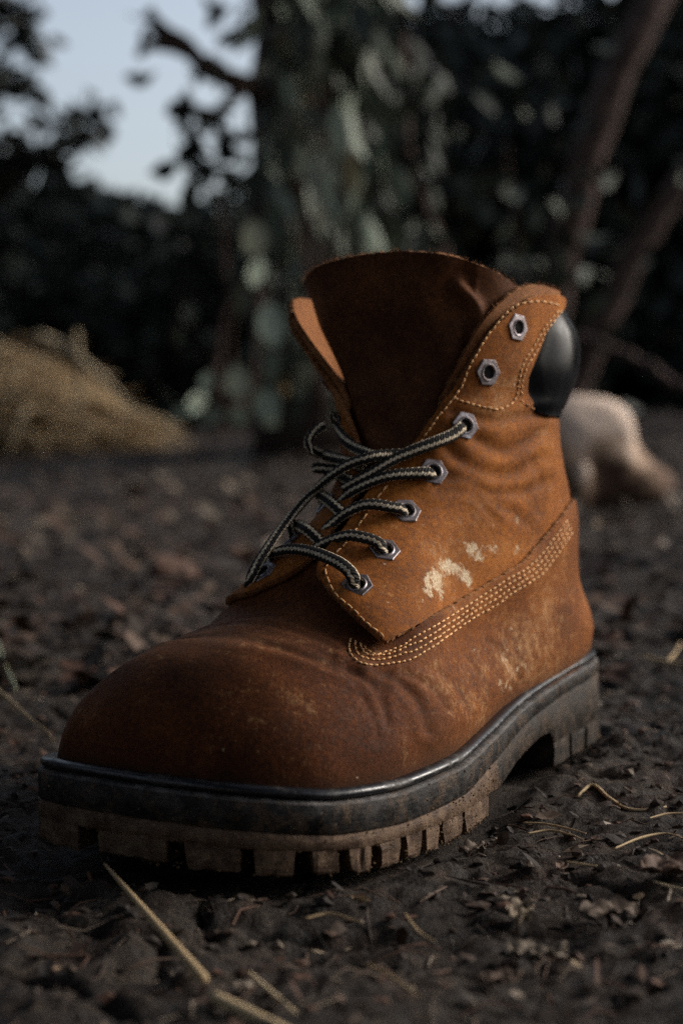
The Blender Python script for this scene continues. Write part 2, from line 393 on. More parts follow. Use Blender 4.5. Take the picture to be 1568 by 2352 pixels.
def surface_nets(fn, lo, hi, st):
    ax = [np.arange(lo[i], hi[i] + st, st) for i in range(3)]
    G = np.empty([len(a) for a in ax], np.float32)
    for i, u in enumerate(ax[0]):
        V, Z = np.meshgrid(ax[1], ax[2], indexing='ij')
        G[i] = fn(np.full(V.shape, u), V, Z)
    S = G < 0
    cnt = np.zeros([s - 1 for s in S.shape], np.int8)
    for d in np.ndindex(2, 2, 2):
        cnt += S[d[0]:S.shape[0] - 1 + d[0], d[1]:S.shape[1] - 1 + d[1], d[2]:S.shape[2] - 1 + d[2]]
    act = (cnt > 0) & (cnt < 8); idx = -np.ones(act.shape, np.int64); C = np.argwhere(act); idx[act] = np.arange(len(C))
    acc = np.zeros((len(C), 3)); num = np.zeros(len(C))
    for axis in range(3):
        for d in np.ndindex(2, 2):
            o0 = [0, 0, 0]; oo = [i for i in range(3) if i != axis]; o0[oo[0]], o0[oo[1]] = d
            o1 = list(o0); o1[axis] = 1
            a = G[C[:, 0] + o0[0], C[:, 1] + o0[1], C[:, 2] + o0[2]]; b = G[C[:, 0] + o1[0], C[:, 1] + o1[1], C[:, 2] + o1[2]]
            m = (a < 0) != (b < 0); t = np.where(m, a / (a - b + 1e-20), 0)
            p = C + np.array(o0, float); p[:, axis] += t
            acc += p * m[:, None]; num += m
    V = acc / num[:, None] * st + np.array(lo)
    Q = []
    for axis in range(3):
        sl0 = [slice(None)] * 3; sl1 = [slice(None)] * 3; sl0[axis] = slice(0, -1); sl1[axis] = slice(1, None)
        X = S[tuple(sl0)] != S[tuple(sl1)]; E = np.argwhere(X); sg = S[tuple(sl0)][X]
        b, c = [(1, 2), (2, 0), (0, 1)][axis]
        ok = (E[:, b] > 0) & (E[:, c] > 0) & (E[:, b] < act.shape[b]) & (E[:, c] < act.shape[c]); E = E[ok]; sg = sg[ok]
        def g(db, dc):
            e = E.copy(); e[:, b] -= db; e[:, c] -= dc; return idx[e[:, 0], e[:, 1], e[:, 2]]
        q = np.stack([g(1, 1), g(0, 1), g(0, 0), g(1, 0)], 1); q[~sg] = q[~sg][:, ::-1]; Q.append(q)
    return V, np.vstack(Q)
def grad(P, fn=field, e=0.03):
    g = np.stack([fn(P[:, 0] + e * (k == 0), P[:, 1] + e * (k == 1), P[:, 2] + e * (k == 2)) - fn(P[:, 0] - e * (k == 0), P[:, 1] - e * (k == 1), P[:, 2] - e * (k == 2)) for k in range(3)], 1) / (2 * e)
    return g
def relax(P, it=3):
    for _ in range(it):
        g = grad(P); f = field(P[:, 0], P[:, 1], P[:, 2]); P = P - g * (f / (np.sum(g * g, 1) + 1e-9))[:, None] * 0.9
    return P
BV, BQ = surface_nets(field, (-0.6, -8.2, 2.0), (28.6, 6.6, 23.1), 0.13)
BV = relax(BV)
BN = grad(BV); BN /= np.linalg.norm(BN, axis=1)[:, None] + 1e-9
def mirror(q):
    m = q.copy(); c = CV(q[:, 2]) + np.where(q[:, 2] < 12, VC(q[:, 0]), 0); m[:, 1] = 2 * c - q[:, 1]
    return np.where((q[:, 1] >= c)[:, None], q, m), q[:, 1] >= c
_mq, BSIDE = mirror(BV)
BPX = pix_of(_mq)
def skin(p, off=0.0, tmax=95, side=None):
    """photo pixel -> point on the boot's skin (first hit), and its normal"""
    d = ray_dir(p); ts = np.linspace(38, tmax, 700)
    P = ORG + ts[:, None] * d; Q = np.c_[P[:, :2] @ TD - U0, P[:, :2] @ ND - V0, P[:, 2]]
    f = field(Q[:, 0], Q[:, 1], Q[:, 2]) - off; i = np.argmax(f < 0)
    if f[i] >= 0: i = int(np.argmin(f))
    if i > 0 and f[i] < 0:
        w = f[i - 1] / (f[i - 1] - f[i]); q = Q[i - 1] * (1 - w) + Q[i] * w
    else: q = Q[i]
    g = grad(q[None])[0]; return q, g / (np.linalg.norm(g) + 1e-9)
def zoomp(pts, x0, y0, s):             # coordinates read in an enlarged crop -> photo pixels
    return [((x0 + a * s) * 0.57415, (y0 + b * s) * 0.57415) for a, b in pts]
def line_dist(P, L):
    """distance of points to polyline, and the signed side"""
    L = np.asarray(L, float); out = np.full(len(P), 1e9)
    for a, b in zip(L[:-1], L[1:]):
        ab = b - a; t = np.clip(((P - a) @ ab) / (ab @ ab + 1e-12), 0, 1); d = P - a - t[:, None] * ab
        out = np.minimum(out, np.hypot(d[:, 0], d[:, 1]))
    return out
# --- creases pressed into the leather (photo-pixel polylines: width px, depth cm)
CREASE = [
    ([(478, 1452), (560, 1462), (640, 1482), (720, 1508), (800, 1540), (880, 1580)], 12, 0.10),
    ([(520, 1440), (600, 1450), (690, 1475), (760, 1505)], 9, 0.05), ([(540, 1428), (620, 1436), (700, 1460), (770, 1490)], 7, 0.045), ([(600, 1478), (680, 1500), (760, 1535), (820, 1575)], 7, 0.04), ([(560, 1405), (620, 1412), (690, 1432)], 7, 0.03), ([(830, 1600), (860, 1650), (868, 1710)], 8, 0.03), ([(1060, 1500), (1100, 1545), (1125, 1600)], 7, 0.035), ([(1120, 1470), (1170, 1520), (1200, 1570)], 7, 0.03),
    ([(860, 1545), (920, 1570), (965, 1620), (985, 1680)], 12, 0.09), ([(800, 1535), (850, 1570), (880, 1620), (890, 1660)], 10, 0.06),
    ([(925, 1545), (990, 1580), (1030, 1630)], 9, 0.06), ([(1000, 1540), (1050, 1580), (1080, 1640)], 9, 0.045),
    ([(1015, 1020), (1060, 1065), (1120, 1090), (1180, 1085), (1230, 1050)], 13, 0.08), ([(1000, 1105), (1060, 1100), (1120, 1128), (1190, 1130), (1250, 1105)], 12, 0.075),
    ([(1000, 1130), (1070, 1130), (1150, 1165), (1200, 1200)], 12, 0.06), ([(1090, 1010), (1150, 1035), (1210, 1010), (1240, 985)], 14, 0.09),
    ([(1215, 1060), (1235, 1120), (1230, 1180)], 10, 0.06), ([(1090, 1150), (1130, 1195)], 9, 0.04),
    ([(1040, 950), (1120, 965), (1200, 955), (1258, 950)], 12, 0.08),
]
def crease_off(px, V):
    o = np.zeros(len(px))
    for L, w, d in CREASE:
        dd = line_dist(px, spline(L, 30)); o += -d * np.exp(-(dd / w) ** 2) + 0.45 * d * np.exp(-((dd - 2.0 * w) / (1.1 * w)) ** 2)
    wob = lambda s, k: np.sin(V[:, 0] * s + 1.3 * k) * np.sin(V[:, 1] * s * 1.1 + 2.1 * k) * np.sin(V[:, 2] * s * 0.9 + 0.7 * k)
    return o + 0.035 * wob(0.9, 1) + 0.02 * wob(1.9, 2)
CREASE_OFF = crease_off(BPX, BV)
# --- traced outlines
BAND = [(1330, 1135), (1303, 1175), (1257, 1234), (1204, 1294), (1112, 1349), (1039, 1392), (953, 1439), (894, 1471)]
QFRONT = [(885, 1473), (860, 1449), (815, 1411), (775, 1376), (745, 1342), (729, 1314), (731, 1288), (755, 1252), (792, 1208), (820, 1166), (850, 1122), (890, 1075), (945, 1022), (990, 962),
          (1022, 915), (1037, 899), (1086, 823), (1122, 769), (1155, 735), (1194, 702), (1232, 680), (1270, 676), (1298, 684), (1297, 708), (1283, 722)]
QREAR = [(1262, 745), (1234, 818), (1214, 866), (1211, 900), (1226, 926), (1270, 953)]
QUARTER = QFRONT + QREAR + [(1500, 1010), (1500, 1120)] + [(1345, 1150), (1320, 1180), (1275, 1240), (1215, 1303), (1118, 1358), (1045, 1396), (1003, 1411), (953, 1437), (915, 1457), (897, 1468)]
VAMPCUT = [(1500, 1125), (1330, 1135)] + BAND[1:] + [(889, 1474), (880, 1440), (800, 1350), (770, 1300), (735, 1290), (705, 1292), (640, 1300), (600, 1240), (600, 900), (900, 500), (1500, 500)]
PAD = QREAR[::-1] + [(1283, 722), (1290, 700), (1700, 560), (1700, 953)]
PAD = [(1268, 956), (1210, 940), (1180, 905), (1182, 860), (1205, 806), (1235, 735), (1262, 705), (1292, 705), (1500, 690), (1500, 960)]
def clip(V, T, m, extra):
    """keep the part of triangles T with m > 0 (cut exactly)"""
    pos = m > 0; c = pos[T].sum(1); full = T[c == 3]; mix = T[(c > 0) & (c < 3)]
    newv, newe, cache, tri = [], {k: [] for k in extra}, {}, []
    nv = len(V)
    def cut(a, b):
        key = (a, b) if a < b else (b, a)
        if key in cache: return cache[key]
        t = m[key[0]] / (m[key[0]] - m[key[1]]); cache[key] = nv + len(newv)
        newv.append(V[key[0]] * (1 - t) + V[key[1]] * t)
        for k, x in extra.items(): newe[k].append(x[key[0]] * (1 - t) + x[key[1]] * t)
        return cache[key]
    for t in mix.tolist():
        poly = []
        for i in range(3):
            a, b = t[i], t[(i + 1) % 3]
            if pos[a]: poly.append(a)
            if pos[a] != pos[b]: poly.append(cut(a, b))
        for i in range(1, len(poly) - 1): tri.append((poly[0], poly[i], poly[i + 1]))
    V2 = np.vstack([V, np.array(newv)]) if newv else V
    ex = {k: (np.concatenate([x, np.array(newe[k])]) if newv else x) for k, x in extra.items()}
    T2 = np.vstack([full, np.array(tri, int).reshape(-1, 3)])
    used = np.unique(T2); mp = -np.ones(len(V2), int); mp[used] = np.arange(len(used))
    return V2[used], mp[T2], {k: x[used] for k, x in ex.items()}
BT = np.vstack([BQ[:, [0, 1, 2]], BQ[:, [0, 2, 3]]])
def gauss_spots(px, spots):
    a = np.zeros(len(px))
    for x, y, rx, ry, ang, amp in spots:
        c, s = math.cos(math.radians(ang)), math.sin(math.radians(ang)); dx, dy = px[:, 0] - x, px[:, 1] - y
        X = (dx * c + dy * s) / rx; Y = (-dx * s + dy * c) / ry; a = np.maximum(a, amp * np.exp(-(X * X + Y * Y)))
    return a
SCUFF = [(1000, 1335, 34.8, 58.0, 20, 0.82), (1035, 1306, 49.3, 29.0, 20, 0.8), (1062, 1322, 46.4, 23.2, 35, 0.78), (1012, 1365, 15.9, 34.8, -10, 0.7), (1086, 1262, 37.7, 31.9, 40, 0.74), (1105, 1280, 17.4, 26.1, -20, 0.62), (1135, 1258, 17.4, 31.9, -20, 0.62), (1150, 1240, 10.2, 20.3, 0, 0.6), (1185, 1262, 17.4, 20.3, 0, 0.58), (1200, 1250, 14.5, 14.5, 0, 0.56), (960, 1380, 23.2, 26.1, 0, 0.58), (1130, 1205, 26.1, 20.3, 20, 0.5), (1185, 1190, 14.5, 20.3, 0, 0.5), (1010, 1320, 60, 65.2, 0, 0.5), (1110, 1262, 60, 36, -15, 0.48), (1165, 1445, 34.8, 13.0, -12, 0.56), (1110, 1490, 43.5, 11.6, -12, 0.55), (1185, 1535, 14.5, 37.7, -30, 0.55), (1160, 1580, 31.9, 43.5, 10, 0.53), (1035, 1400, 30, 30, 0, 0.4), (1250, 1440, 60, 60, 0, 0.36), (1180, 1520, 80, 80, 0, 0.47), (1080, 1620, 50, 70, 30, 0.4), (1240, 1540, 40, 40, 0, 0.38), (470, 1695, 8.7, 10.2, 0, 0.5), (512, 1722, 10.2, 23.2, 0, 0.5), (688, 1712, 16, 12, 0, 0.46), (975, 1695, 7.2, 23.2, 10, 0.5), (1000, 1270, 120, 80, 0, 0.33)]
DUST = [(1210, 1500, 120, 120, 0, 1.0), (1060, 1600, 90, 110, 20, 0.8), (1290, 1400, 50, 150, -15, 0.7), (1000, 1300, 160, 120, -30, 0.55), (1130, 940, 90, 40, 0, 0.8), (1180, 850, 60, 80, 0, 0.5), (1240, 990, 40, 40, 0, 0.6), (700, 1680, 250, 90, 0, 0.45), (500, 1560, 250, 80, 0, 0.35)]
def attrs_for(px, uvz, side):
    s = gauss_spots(px, SCUFF) * side; d = gauss_spots(px, DUST) * side
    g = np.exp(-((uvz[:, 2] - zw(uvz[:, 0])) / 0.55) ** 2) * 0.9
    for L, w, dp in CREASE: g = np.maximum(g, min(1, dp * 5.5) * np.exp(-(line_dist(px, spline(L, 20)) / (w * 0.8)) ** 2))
    return {'scuff': s, 'dust': d, 'grime_crease': g, 'toe_dark': 0.85 * sm(uvz[:, 0] + 0.25 * uvz[:, 1] * 0, 14.5, 21.5) * (uvz[:, 2] < 12)}
def patch(name, mat, cutters, off, thick, parent=boot, pick=None, rim_mat=None, inner_mat=None, zmin=-9):
    """a leather panel: the skin clipped to `cutters`, lifted by off(px, uvz), with real thickness and an edge"""
    sel = BT if pick is None else BT[pick[BT].all(1)]
    o_all = off(BPX, BV, np.zeros(len(BV)) if pick is not None and pick is not BSIDE and name in ('quarter', 'collar_lining') else np.ones(len(BV))) + CREASE_OFF; DP = BV + BN * o_all[:, None]
    mq = DP.copy(); c0 = CV(DP[:, 2]) + np.where(DP[:, 2] < 12, VC(DP[:, 0]), 0); mq[:, 1] = np.where(BSIDE, DP[:, 1], 2 * c0 - DP[:, 1])
    V, T, ex = BV, sel, {'n': BN, 'px': pix_of(mq), 'dp': pix_of(DP), 'px0': BPX, 'o': o_all, 'side': BSIDE.astype(float)}
    for c in cutters:
        m = c(ex['dp'] if getattr(c, 'direct', False) else ex['px'], V); V, T, ex = clip(V, T, m, ex)
    n = ex['n'] / (np.linalg.norm(ex['n'], axis=1)[:, None] + 1e-9)
    o = ex['o']
    outer = V + n * o[:, None]; inner = V + n * (o - thick)[:, None]
    E = np.vstack([T[:, [0, 1]], T[:, [1, 2]], T[:, [2, 0]]]); key = np.sort(E, 1)
    _, inv, cnt = np.unique(key, axis=0, return_inverse=True, return_counts=True); inv = inv.ravel()
    B = E[cnt[inv] == 1]
    N = len(V); faces = T.tolist() + (T[:, ::-1] + N).tolist()
    mats = [mat, inner_mat or mat, rim_mat or mat]; mi = [0] * len(T) + [1] * len(T)
    # rim: its own vertices so the edge stays crisp, slightly rounded
    bv = np.unique(B); mp = {int(b): i for i, b in enumerate(bv)}; R0 = 2 * N; K = len(bv)
    # outward in-surface direction at the border, to round the edge
    mid = V[bv] + n[bv] * (o[bv] - thick * 0.5)[:, None]
    nb = np.zeros((N, 3)); ctr = V[T].mean(1); np.add.at(nb, T.ravel(), np.repeat(ctr, 3, 0)); ct = np.zeros(N); np.add.at(ct, T.ravel(), 1)
    od = V[bv] - nb[bv] / ct[bv][:, None]; od -= n[bv] * np.sum(od * n[bv], 1)[:, None]; od /= np.linalg.norm(od, axis=1)[:, None] + 1e-9
    jit = 0.02 * np.sin(V[bv] @ np.array([9.1, 7.3, 8.7])) + 0.02 * np.sin(V[bv] @ np.array([23.1, 19.3, 17.7]))
    mid = mid + od * (thick * 0.28 + jit)[:, None]
    allv = np.vstack([outer, inner, outer[bv], mid, inner[bv]])
    for a, b in B.tolist():
        a, b = mp[a], mp[b]
        faces += [[R0 + b, R0 + a, R0 + K + a, R0 + K + b], [R0 + K + b, R0 + K + a, R0 + 2 * K + a, R0 + 2 * K + b]]; mi += [2, 2]
    at = attrs_for(ex['px'], V, (ex['side'] > 0.5))
    if name != 'vamp': at['toe_dark'] = at['toe_dark'] * 0
    at = {k: np.concatenate([x, x, x[bv], x[bv], x[bv]]) for k, x in at.items()}
    ob = mesh_obj(name, to_world(allv), faces, mats, parent, attrs=at)
    ob.data.polygons.foreach_set('material_index', mi)
    return ob
def skin_many(PX, T0=None):
    """photo pixels -> first points on the skin along their rays, with normals (all at once)"""
    D = np.array([ray_dir(p) for p in PX]); ts = np.linspace(44, 86, 260)
    P = ORG + ts[None, :, None] * D[:, None, :]; U = P[..., :2] @ TD - U0; Vv = P[..., :2] @ ND - V0; f = field(U, Vv, P[..., 2])
    hit = f < 0; i = np.where(hit.any(1), hit.argmax(1), f.argmin(1)); i = np.clip(i, 1, len(ts) - 1); r = np.arange(len(PX))
    f0, f1 = f[r, i - 1], f[r, i]; w = np.where((f1 < 0) & (f0 > 0), f0 / (f0 - f1 + 1e-12), 1.0); t = ts[i - 1] * (1 - w) + ts[i] * w
    P = ORG + t[:, None] * D; q = np.c_[P[:, :2] @ TD - U0, P[:, :2] @ ND - V0, P[:, 2]]; g = grad(q)
    return q, g / (np.linalg.norm(g, axis=1)[:, None] + 1e-9)
def surf_points(PX, offn, extra=0.0):
    """the spots on a lifted panel that show at photo pixels PX"""
    PX = np.asarray(PX, float); ph = PX.copy()
    for _ in range(4):
        q, n = skin_many(ph); o = offn(ph, q, None) + crease_off(ph, q)
        r = q + n * (o + extra)[:, None]; ph = ph + np.clip(PX - pix_of(r), -40, 40)
    return r, n
def surf_point(p, offn, extra=0.0):
    r, n = surf_points([p], offn, extra); return r[0], n[0]
def inside(poly, n=260):
    pl = np.asarray(poly, float)
    L = np.r_[pl, pl[:1]]
    def f(px, V):
        near = (px[:, 0] > pl[:, 0].min() - 60) & (px[:, 0] < pl[:, 0].max() + 60) & (px[:, 1] > pl[:, 1].min() - 60) & (px[:, 1] < pl[:, 1].max() + 60)
        out = np.full(len(px), -50.0); out[near] = -poly_sd(px[near], pl); return out
    return f
def outside(poly):
    f = inside(poly); return lambda px, V: -f(px, V)
def sm(x, a, b):
    t = np.clip((x - a) / (b - a), 0, 1); return t * t * (3 - 2 * t)
_QF = spline(QFRONT[:14], 80); _BD = spline(BAND, 60)
def off_vamp(px, V, side):
    d = line_dist(px, _BD)                                     # the lower panel laps over the quarter along the seam
    return 0.40 * np.exp(-(d / 60) ** 2) * sm(px[:, 0], 880, 1000) * sm(px[:, 1], 1000, 1100)
vamp = patch('vamp', MAT['leather'], [outside(VAMPCUT), lambda px, V: 13.5 - V[:, 2]], off_vamp, 0.22, rim_mat=MAT['raw_edge'], inner_mat=MAT['raw_edge'])
_TIP = np.array([[885, 1473], [800, 1400], [735, 1330], [731, 1288]])
def off_quarter(px, V, side):
    d = line_dist(px, _TIP); top = sm(V[:, 2], 15.5, 19.5)
    return 0.16 + 0.46 * np.exp(-(d / 75) ** 2) * (0.35 if side is not None and np.all(side < 0.5) else 1.0) + 0.12 * top
POLYQ = [(a, b) for a, b in spline(QFRONT, 160)] + QUARTER[len(QFRONT):]
quarter = patch('quarter', MAT['quarter'], [inside(POLYQ)], off_quarter, 0.26, pick=BSIDE, rim_mat=MAT['raw_edge'], inner_mat=MAT['lining'])
quarter['label'] = 'tan outer side panel with pale scuffs and seven eyelets'
quarter2 = patch('quarter', MAT['quarter'], [inside(POLYQ), lambda px, V: 1405 - px[:, 1] + 0.25 * (px[:, 0] - 900)], lambda px, V, s: off_quarter(px, V, s) + 0.65 * sm(V[:, 2], 15.5, 20), 0.26, pick=~BSIDE, rim_mat=MAT['raw_edge'], inner_mat=MAT['lining'])
quarter2['label'] = 'inner side panel with orange lining showing at the collar'
_PC = np.array([[1255, 930], [1262, 850], [1278, 760]])
def off_pad(px, V, side):
    b = np.clip(sm(V[:, 2], 14.2, 16.8) * (1 - sm(V[:, 2], 18.0, 20.1)), 0, 1)
    return -0.06 + 0.16 * sm(px[:, 0], 1205, 1235) + 0.75 * np.sqrt(b) * sm(px[:, 0] - (860 - px[:, 1]) * 0.35, 1212, 1275)
SUEDE = [(1060, 960), (1010, 930), (1027, 886), (1053, 836), (1099, 754), (1130, 714), (1160, 686), (1191, 664), (1226, 655), (1262, 660), (1294, 676), (1290, 700), (1240, 760), (1180, 860), (1130, 960)]
SUEDE_P = [tuple(p) for p in spline(SUEDE, 120, closed=True)]
_off_in = lambda px, V, s: off_quarter(px, V, s) - 0.24
for _side in (BSIDE, ~BSIDE):
    patch('collar_lining', MAT['raw_edge'], [inside(SUEDE_P)], _off_in if _side is BSIDE else (lambda px, V, s: _off_in(px, V, s) + 0.65 * sm(V[:, 2], 15.5, 20)), 0.26, pick=_side, inner_mat=MAT['lining'])
back_stay = patch('back_stay', MAT['tongue'], [lambda px, V: 1.9 - np.abs(V[:, 1]), lambda px, V: 6.0 - V[:, 0], lambda px, V: V[:, 2] - 4.4, lambda px, V: 14.6 - V[:, 2]], lambda px, V, s: 0.22 + 0.33 * np.exp(-(line_dist(px, _BD) / 60) ** 2) + 0.12 * (1 - sm(np.abs(V[:, 1]), 0.6, 1.9)), 0.3)
pad = patch('padded_collar', MAT['pad'], [inside([(a, b) for a, b in PAD])], off_pad, 0.3)
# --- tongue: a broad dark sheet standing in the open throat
TTOP = spline([(694, 700), (700, 645), (722, 616), (770, 597), (850, 582), (940, 577), (1030, 586), (1100, 608), (1150, 630), (1195, 660), (1260, 700)], 60)
_tp = [tuple(p) for p in TTOP] + [(1320, 900), (1320, 1600), (400, 1600), (400, 1400), (705, 1050), (735, 900), (705, 760)]
_ton_in = inside(_tp)
def _ton_cut(px, V):
    return _ton_in(px, V)
_ton_cut.direct = True
_TF = spline([(1060, 655), (1090, 680), (1112, 720), (1120, 770)], 30); _TF2 = spline([(800, 905), (840, 930), (900, 900), (930, 870)], 30)
def off_tongue(px, V, side):
    p = pix_of(V); d = line_dist(p, _TF); d2 = line_dist(p, _TF2)
    dish = 0.55 * np.exp(-(((p[:, 0] - 900) / 150) ** 2 + ((p[:, 1] - 800) / 170) ** 2))
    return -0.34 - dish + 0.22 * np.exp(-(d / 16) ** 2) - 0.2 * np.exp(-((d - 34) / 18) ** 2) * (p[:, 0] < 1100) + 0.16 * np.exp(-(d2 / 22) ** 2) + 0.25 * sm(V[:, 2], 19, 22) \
        + 0.05 * np.sin(p[:, 0] / 31 + p[:, 1] / 47) + 0.04 * np.sin(p[:, 0] / 17 - p[:, 1] / 29)
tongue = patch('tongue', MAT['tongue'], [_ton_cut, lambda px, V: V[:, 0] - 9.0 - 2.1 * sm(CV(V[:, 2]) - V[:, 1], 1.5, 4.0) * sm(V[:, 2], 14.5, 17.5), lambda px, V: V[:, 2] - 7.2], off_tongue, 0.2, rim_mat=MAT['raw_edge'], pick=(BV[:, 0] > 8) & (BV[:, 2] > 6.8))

# --- sole
LZ = lambda u: np.interp(u, [0, 20, 24, 28], [0, 0, 0.12, 0.62])
ZM = lambda u: zw(u) - np.interp(u, [0, 7, 11, 15, 18, 30], [0.85, 0.85, 0.95, 1.15, 1.3, 1.3])
ZO = lambda u: np.where(u > 15.5, LZ(u) + 0.85, np.interp(u, [0, 7.55, 7.95, 9, 11.8, 14.2, 15.5], [1.05, 1.05, 1.6, 1.65, 1.3, 0.8, 0.85]))
def sweep(prof, cap_bottom=None, step=1, smooth_wob=0.0):
    """prof(u) -> list of (offset, z) for every outline point; closed sweep round the sole"""
    P = OUTL[::step]; Nn = OUTN[::step]; u = P[:, 0]; rows = prof(u); k = len(rows); n = len(P)
    V = np.zeros((n, k, 3))
    for j, (off, z) in enumerate(rows):
        off = np.broadcast_to(off, u.shape); V[:, j, :2] = P + Nn * off[:, None]; V[:, j, 2] = z
    Fc = []
    for i in range(n):
        a = i * k; b = ((i + 1) % n) * k
        for j in range(k - 1): Fc.append((a + j, b + j, b + j + 1, a + j + 1))
    V = V.reshape(-1, 3)
    if cap_bottom is not None:
        c = np.c_[u, VC(u), cap_bottom(u)]; o = len(V); V = np.vstack([V, c])
        for i in range(n): Fc.append((i * k + k - 1, ((i + 1) % n) * k + k - 1, o + (i + 1) % n, o + i))
    return V, Fc
def rough_z(u, a, s): return a * np.sin(u * s) + a * np.sin(u * s * 2.3 + 1)
w_ = lambda u: [(-0.95, zw(u) - 0.02), (-0.6, zw(u) + 0.05), (-0.42, zw(u) + 0.13), (-0.22, zw(u) + 0.15), (-0.06, zw(u) + 0.09), (0.0, zw(u) - 0.02), (-0.05, zw(u) - 0.13), (-0.2, zw(u) - 0.2), (-0.5, zw(u) - 0.22)]
V, Fc = sweep(w_); mesh_obj('welt', to_world(V), Fc, MAT['welt'], boot)
m_ = lambda u: [(-0.6, zw(u) - 0.21), (-0.06, zw(u) - 0.235), (0.03, zw(u) - 0.26), (0.075, zw(u) - 0.33), (0.09, (zw(u) + ZM(u)) / 2), (0.075, ZM(u) + 0.03), (0.02, ZM(u)), (-0.6, ZM(u))]
V, Fc = sweep(m_); mid_ = mesh_obj('midsole', to_world(V), Fc, [MAT['midsole'], MAT['dusty_edge']], boot)
mid_.data.polygons.foreach_set('material_index', [1 if k % 7 in (0, 1, 2) else 0 for k in range(len(Fc))])
o_ = lambda u: [(-0.6, ZM(u) + 0.01), (0.04, ZM(u) - 0.012), (0.085, ZM(u) - 0.05), (0.10, (ZO(u) + ZM(u)) / 2), (0.11, ZO(u) + 0.04), (0.06, ZO(u))]
V, Fc = sweep(o_, cap_bottom=ZO); outs = mesh_obj('outsole', to_world(V), Fc, [MAT['outsole'], MAT['heel']], boot)
outs.data.polygons.foreach_set('material_index', [1 if np.mean([V[i][0] for i in f]) < 14.5 else 0 for f in Fc])
def out_index(uv): return int(np.argmin(((OUTL - np.asarray(uv)) ** 2).sum(1)))
def lug(i0, i1, depth, mat, taper=0.05, lift=0.0):
    """tread block under outline points i0..i1"""
    n = max(5, (i1 - i0) // 2 + 2); t = np.linspace(i0, i1, n); idx = np.round(t).astype(int) % len(OUTL)
    P = OUTL[idx]; Nn = OUTN[idx]; u = P[:, 0]
    rows = []
    for off, z in ((0.085, ZO(u) + 0.08), (0.10, ZO(u) - 0.2), (0.085, LZ(u) + 0.10 + lift), (0.02, LZ(u) + lift), (-depth * 0.5, LZ(u) + lift), (-depth, LZ(u) + 0.05 + lift), (-depth, ZO(u) + 0.08)):
        rows.append(np.c_[P + Nn * off, np.broadcast_to(z, u.shape)])
    R = np.stack(rows, 1); k = len(rows)
    R[0, 2:6] += (R[1, 2:6] - R[0, 2:6]) * taper * 4; R[-1, 2:6] += (R[-2, 2:6] - R[-1, 2:6]) * taper * 4
    Vv = R.reshape(-1, 3); Ff = []
    for i in range(n - 1):
        for j in range(k - 1): Ff.append((i * k + j, (i + 1) * k + j, (i + 1) * k + j + 1, i * k + j + 1))
    Ff.append(tuple(range(k))); Ff.append(tuple((n - 1) * k + j for j in range(k))[::-1])
    Vv = Vv + rng.normal(0, 0.02, Vv.shape) + np.array([0, 0, 1.0]) * np.abs(rng.normal(0, 0.03, (len(Vv), 1))) * (Vv[:, 2:] < ZO(Vv[:, :1]) - 0.3)
    return mesh_obj('lug', to_world(Vv), Ff, mat, outs, smooth=False)
GAPS = [(245, 1935, 290, 1940), (424, 1962, 474, 1965), (571, 1978, 599, 1978), (673, 1983, 703, 1983), (771, 1982, 795, 1980), (861, 1970, 882, 1965), (929, 1948, 944, 1944), (982, 1930, 992, 1926), (1024, 1912, 1034, 1908), (1066, 1885, 1076, 1880)]
gi = []
for a, b, c, d in GAPS:
    q0 = on_z((a, b), 0.62); q1 = on_z((c, d), 0.62); gi.append((out_index(q0[:2]), out_index(q1[:2])))
gi = sorted([(min(a, b), max(a, b)) for a, b in gi])
edge0 = out_index((15.6, 5.1))
prev = edge0
for a, b in gi:
    if a - prev >= 4: lug(prev, a, 1.7, MAT['outsole'], lift=rng.uniform(0, 0.05))
    prev = max(prev, b)
last = out_index((15.6, -5.3)); pos = prev
while pos < last - 8:
    nx = min(pos + 17, last); lug(pos, nx, 1.7, MAT['outsole']); pos = nx + 4
for a, b in ((7.45, 5.75), (5.5, 4.0), (3.75, 2.3), (2.05, 0.95)):
    lug(out_index((b, 3.6 if b > 1.5 else 2.9)), out_index((a, 3.9 if a > 2.5 else 3.3)), 1.9, MAT['heel'], lift=0.0)
    i0, i1 = out_index((a, -3.9 if a > 2.5 else -3.3)), out_index((b, -3.6 if b > 1.5 else -2.9)); lug(i0, i1, 1.9, MAT['heel'])
lug(out_index((0.1, -1.3)), len(OUTL) - 2, 1.6, MAT['heel']); lug(3, out_index((0.15, 1.4)), 1.6, MAT['heel'])

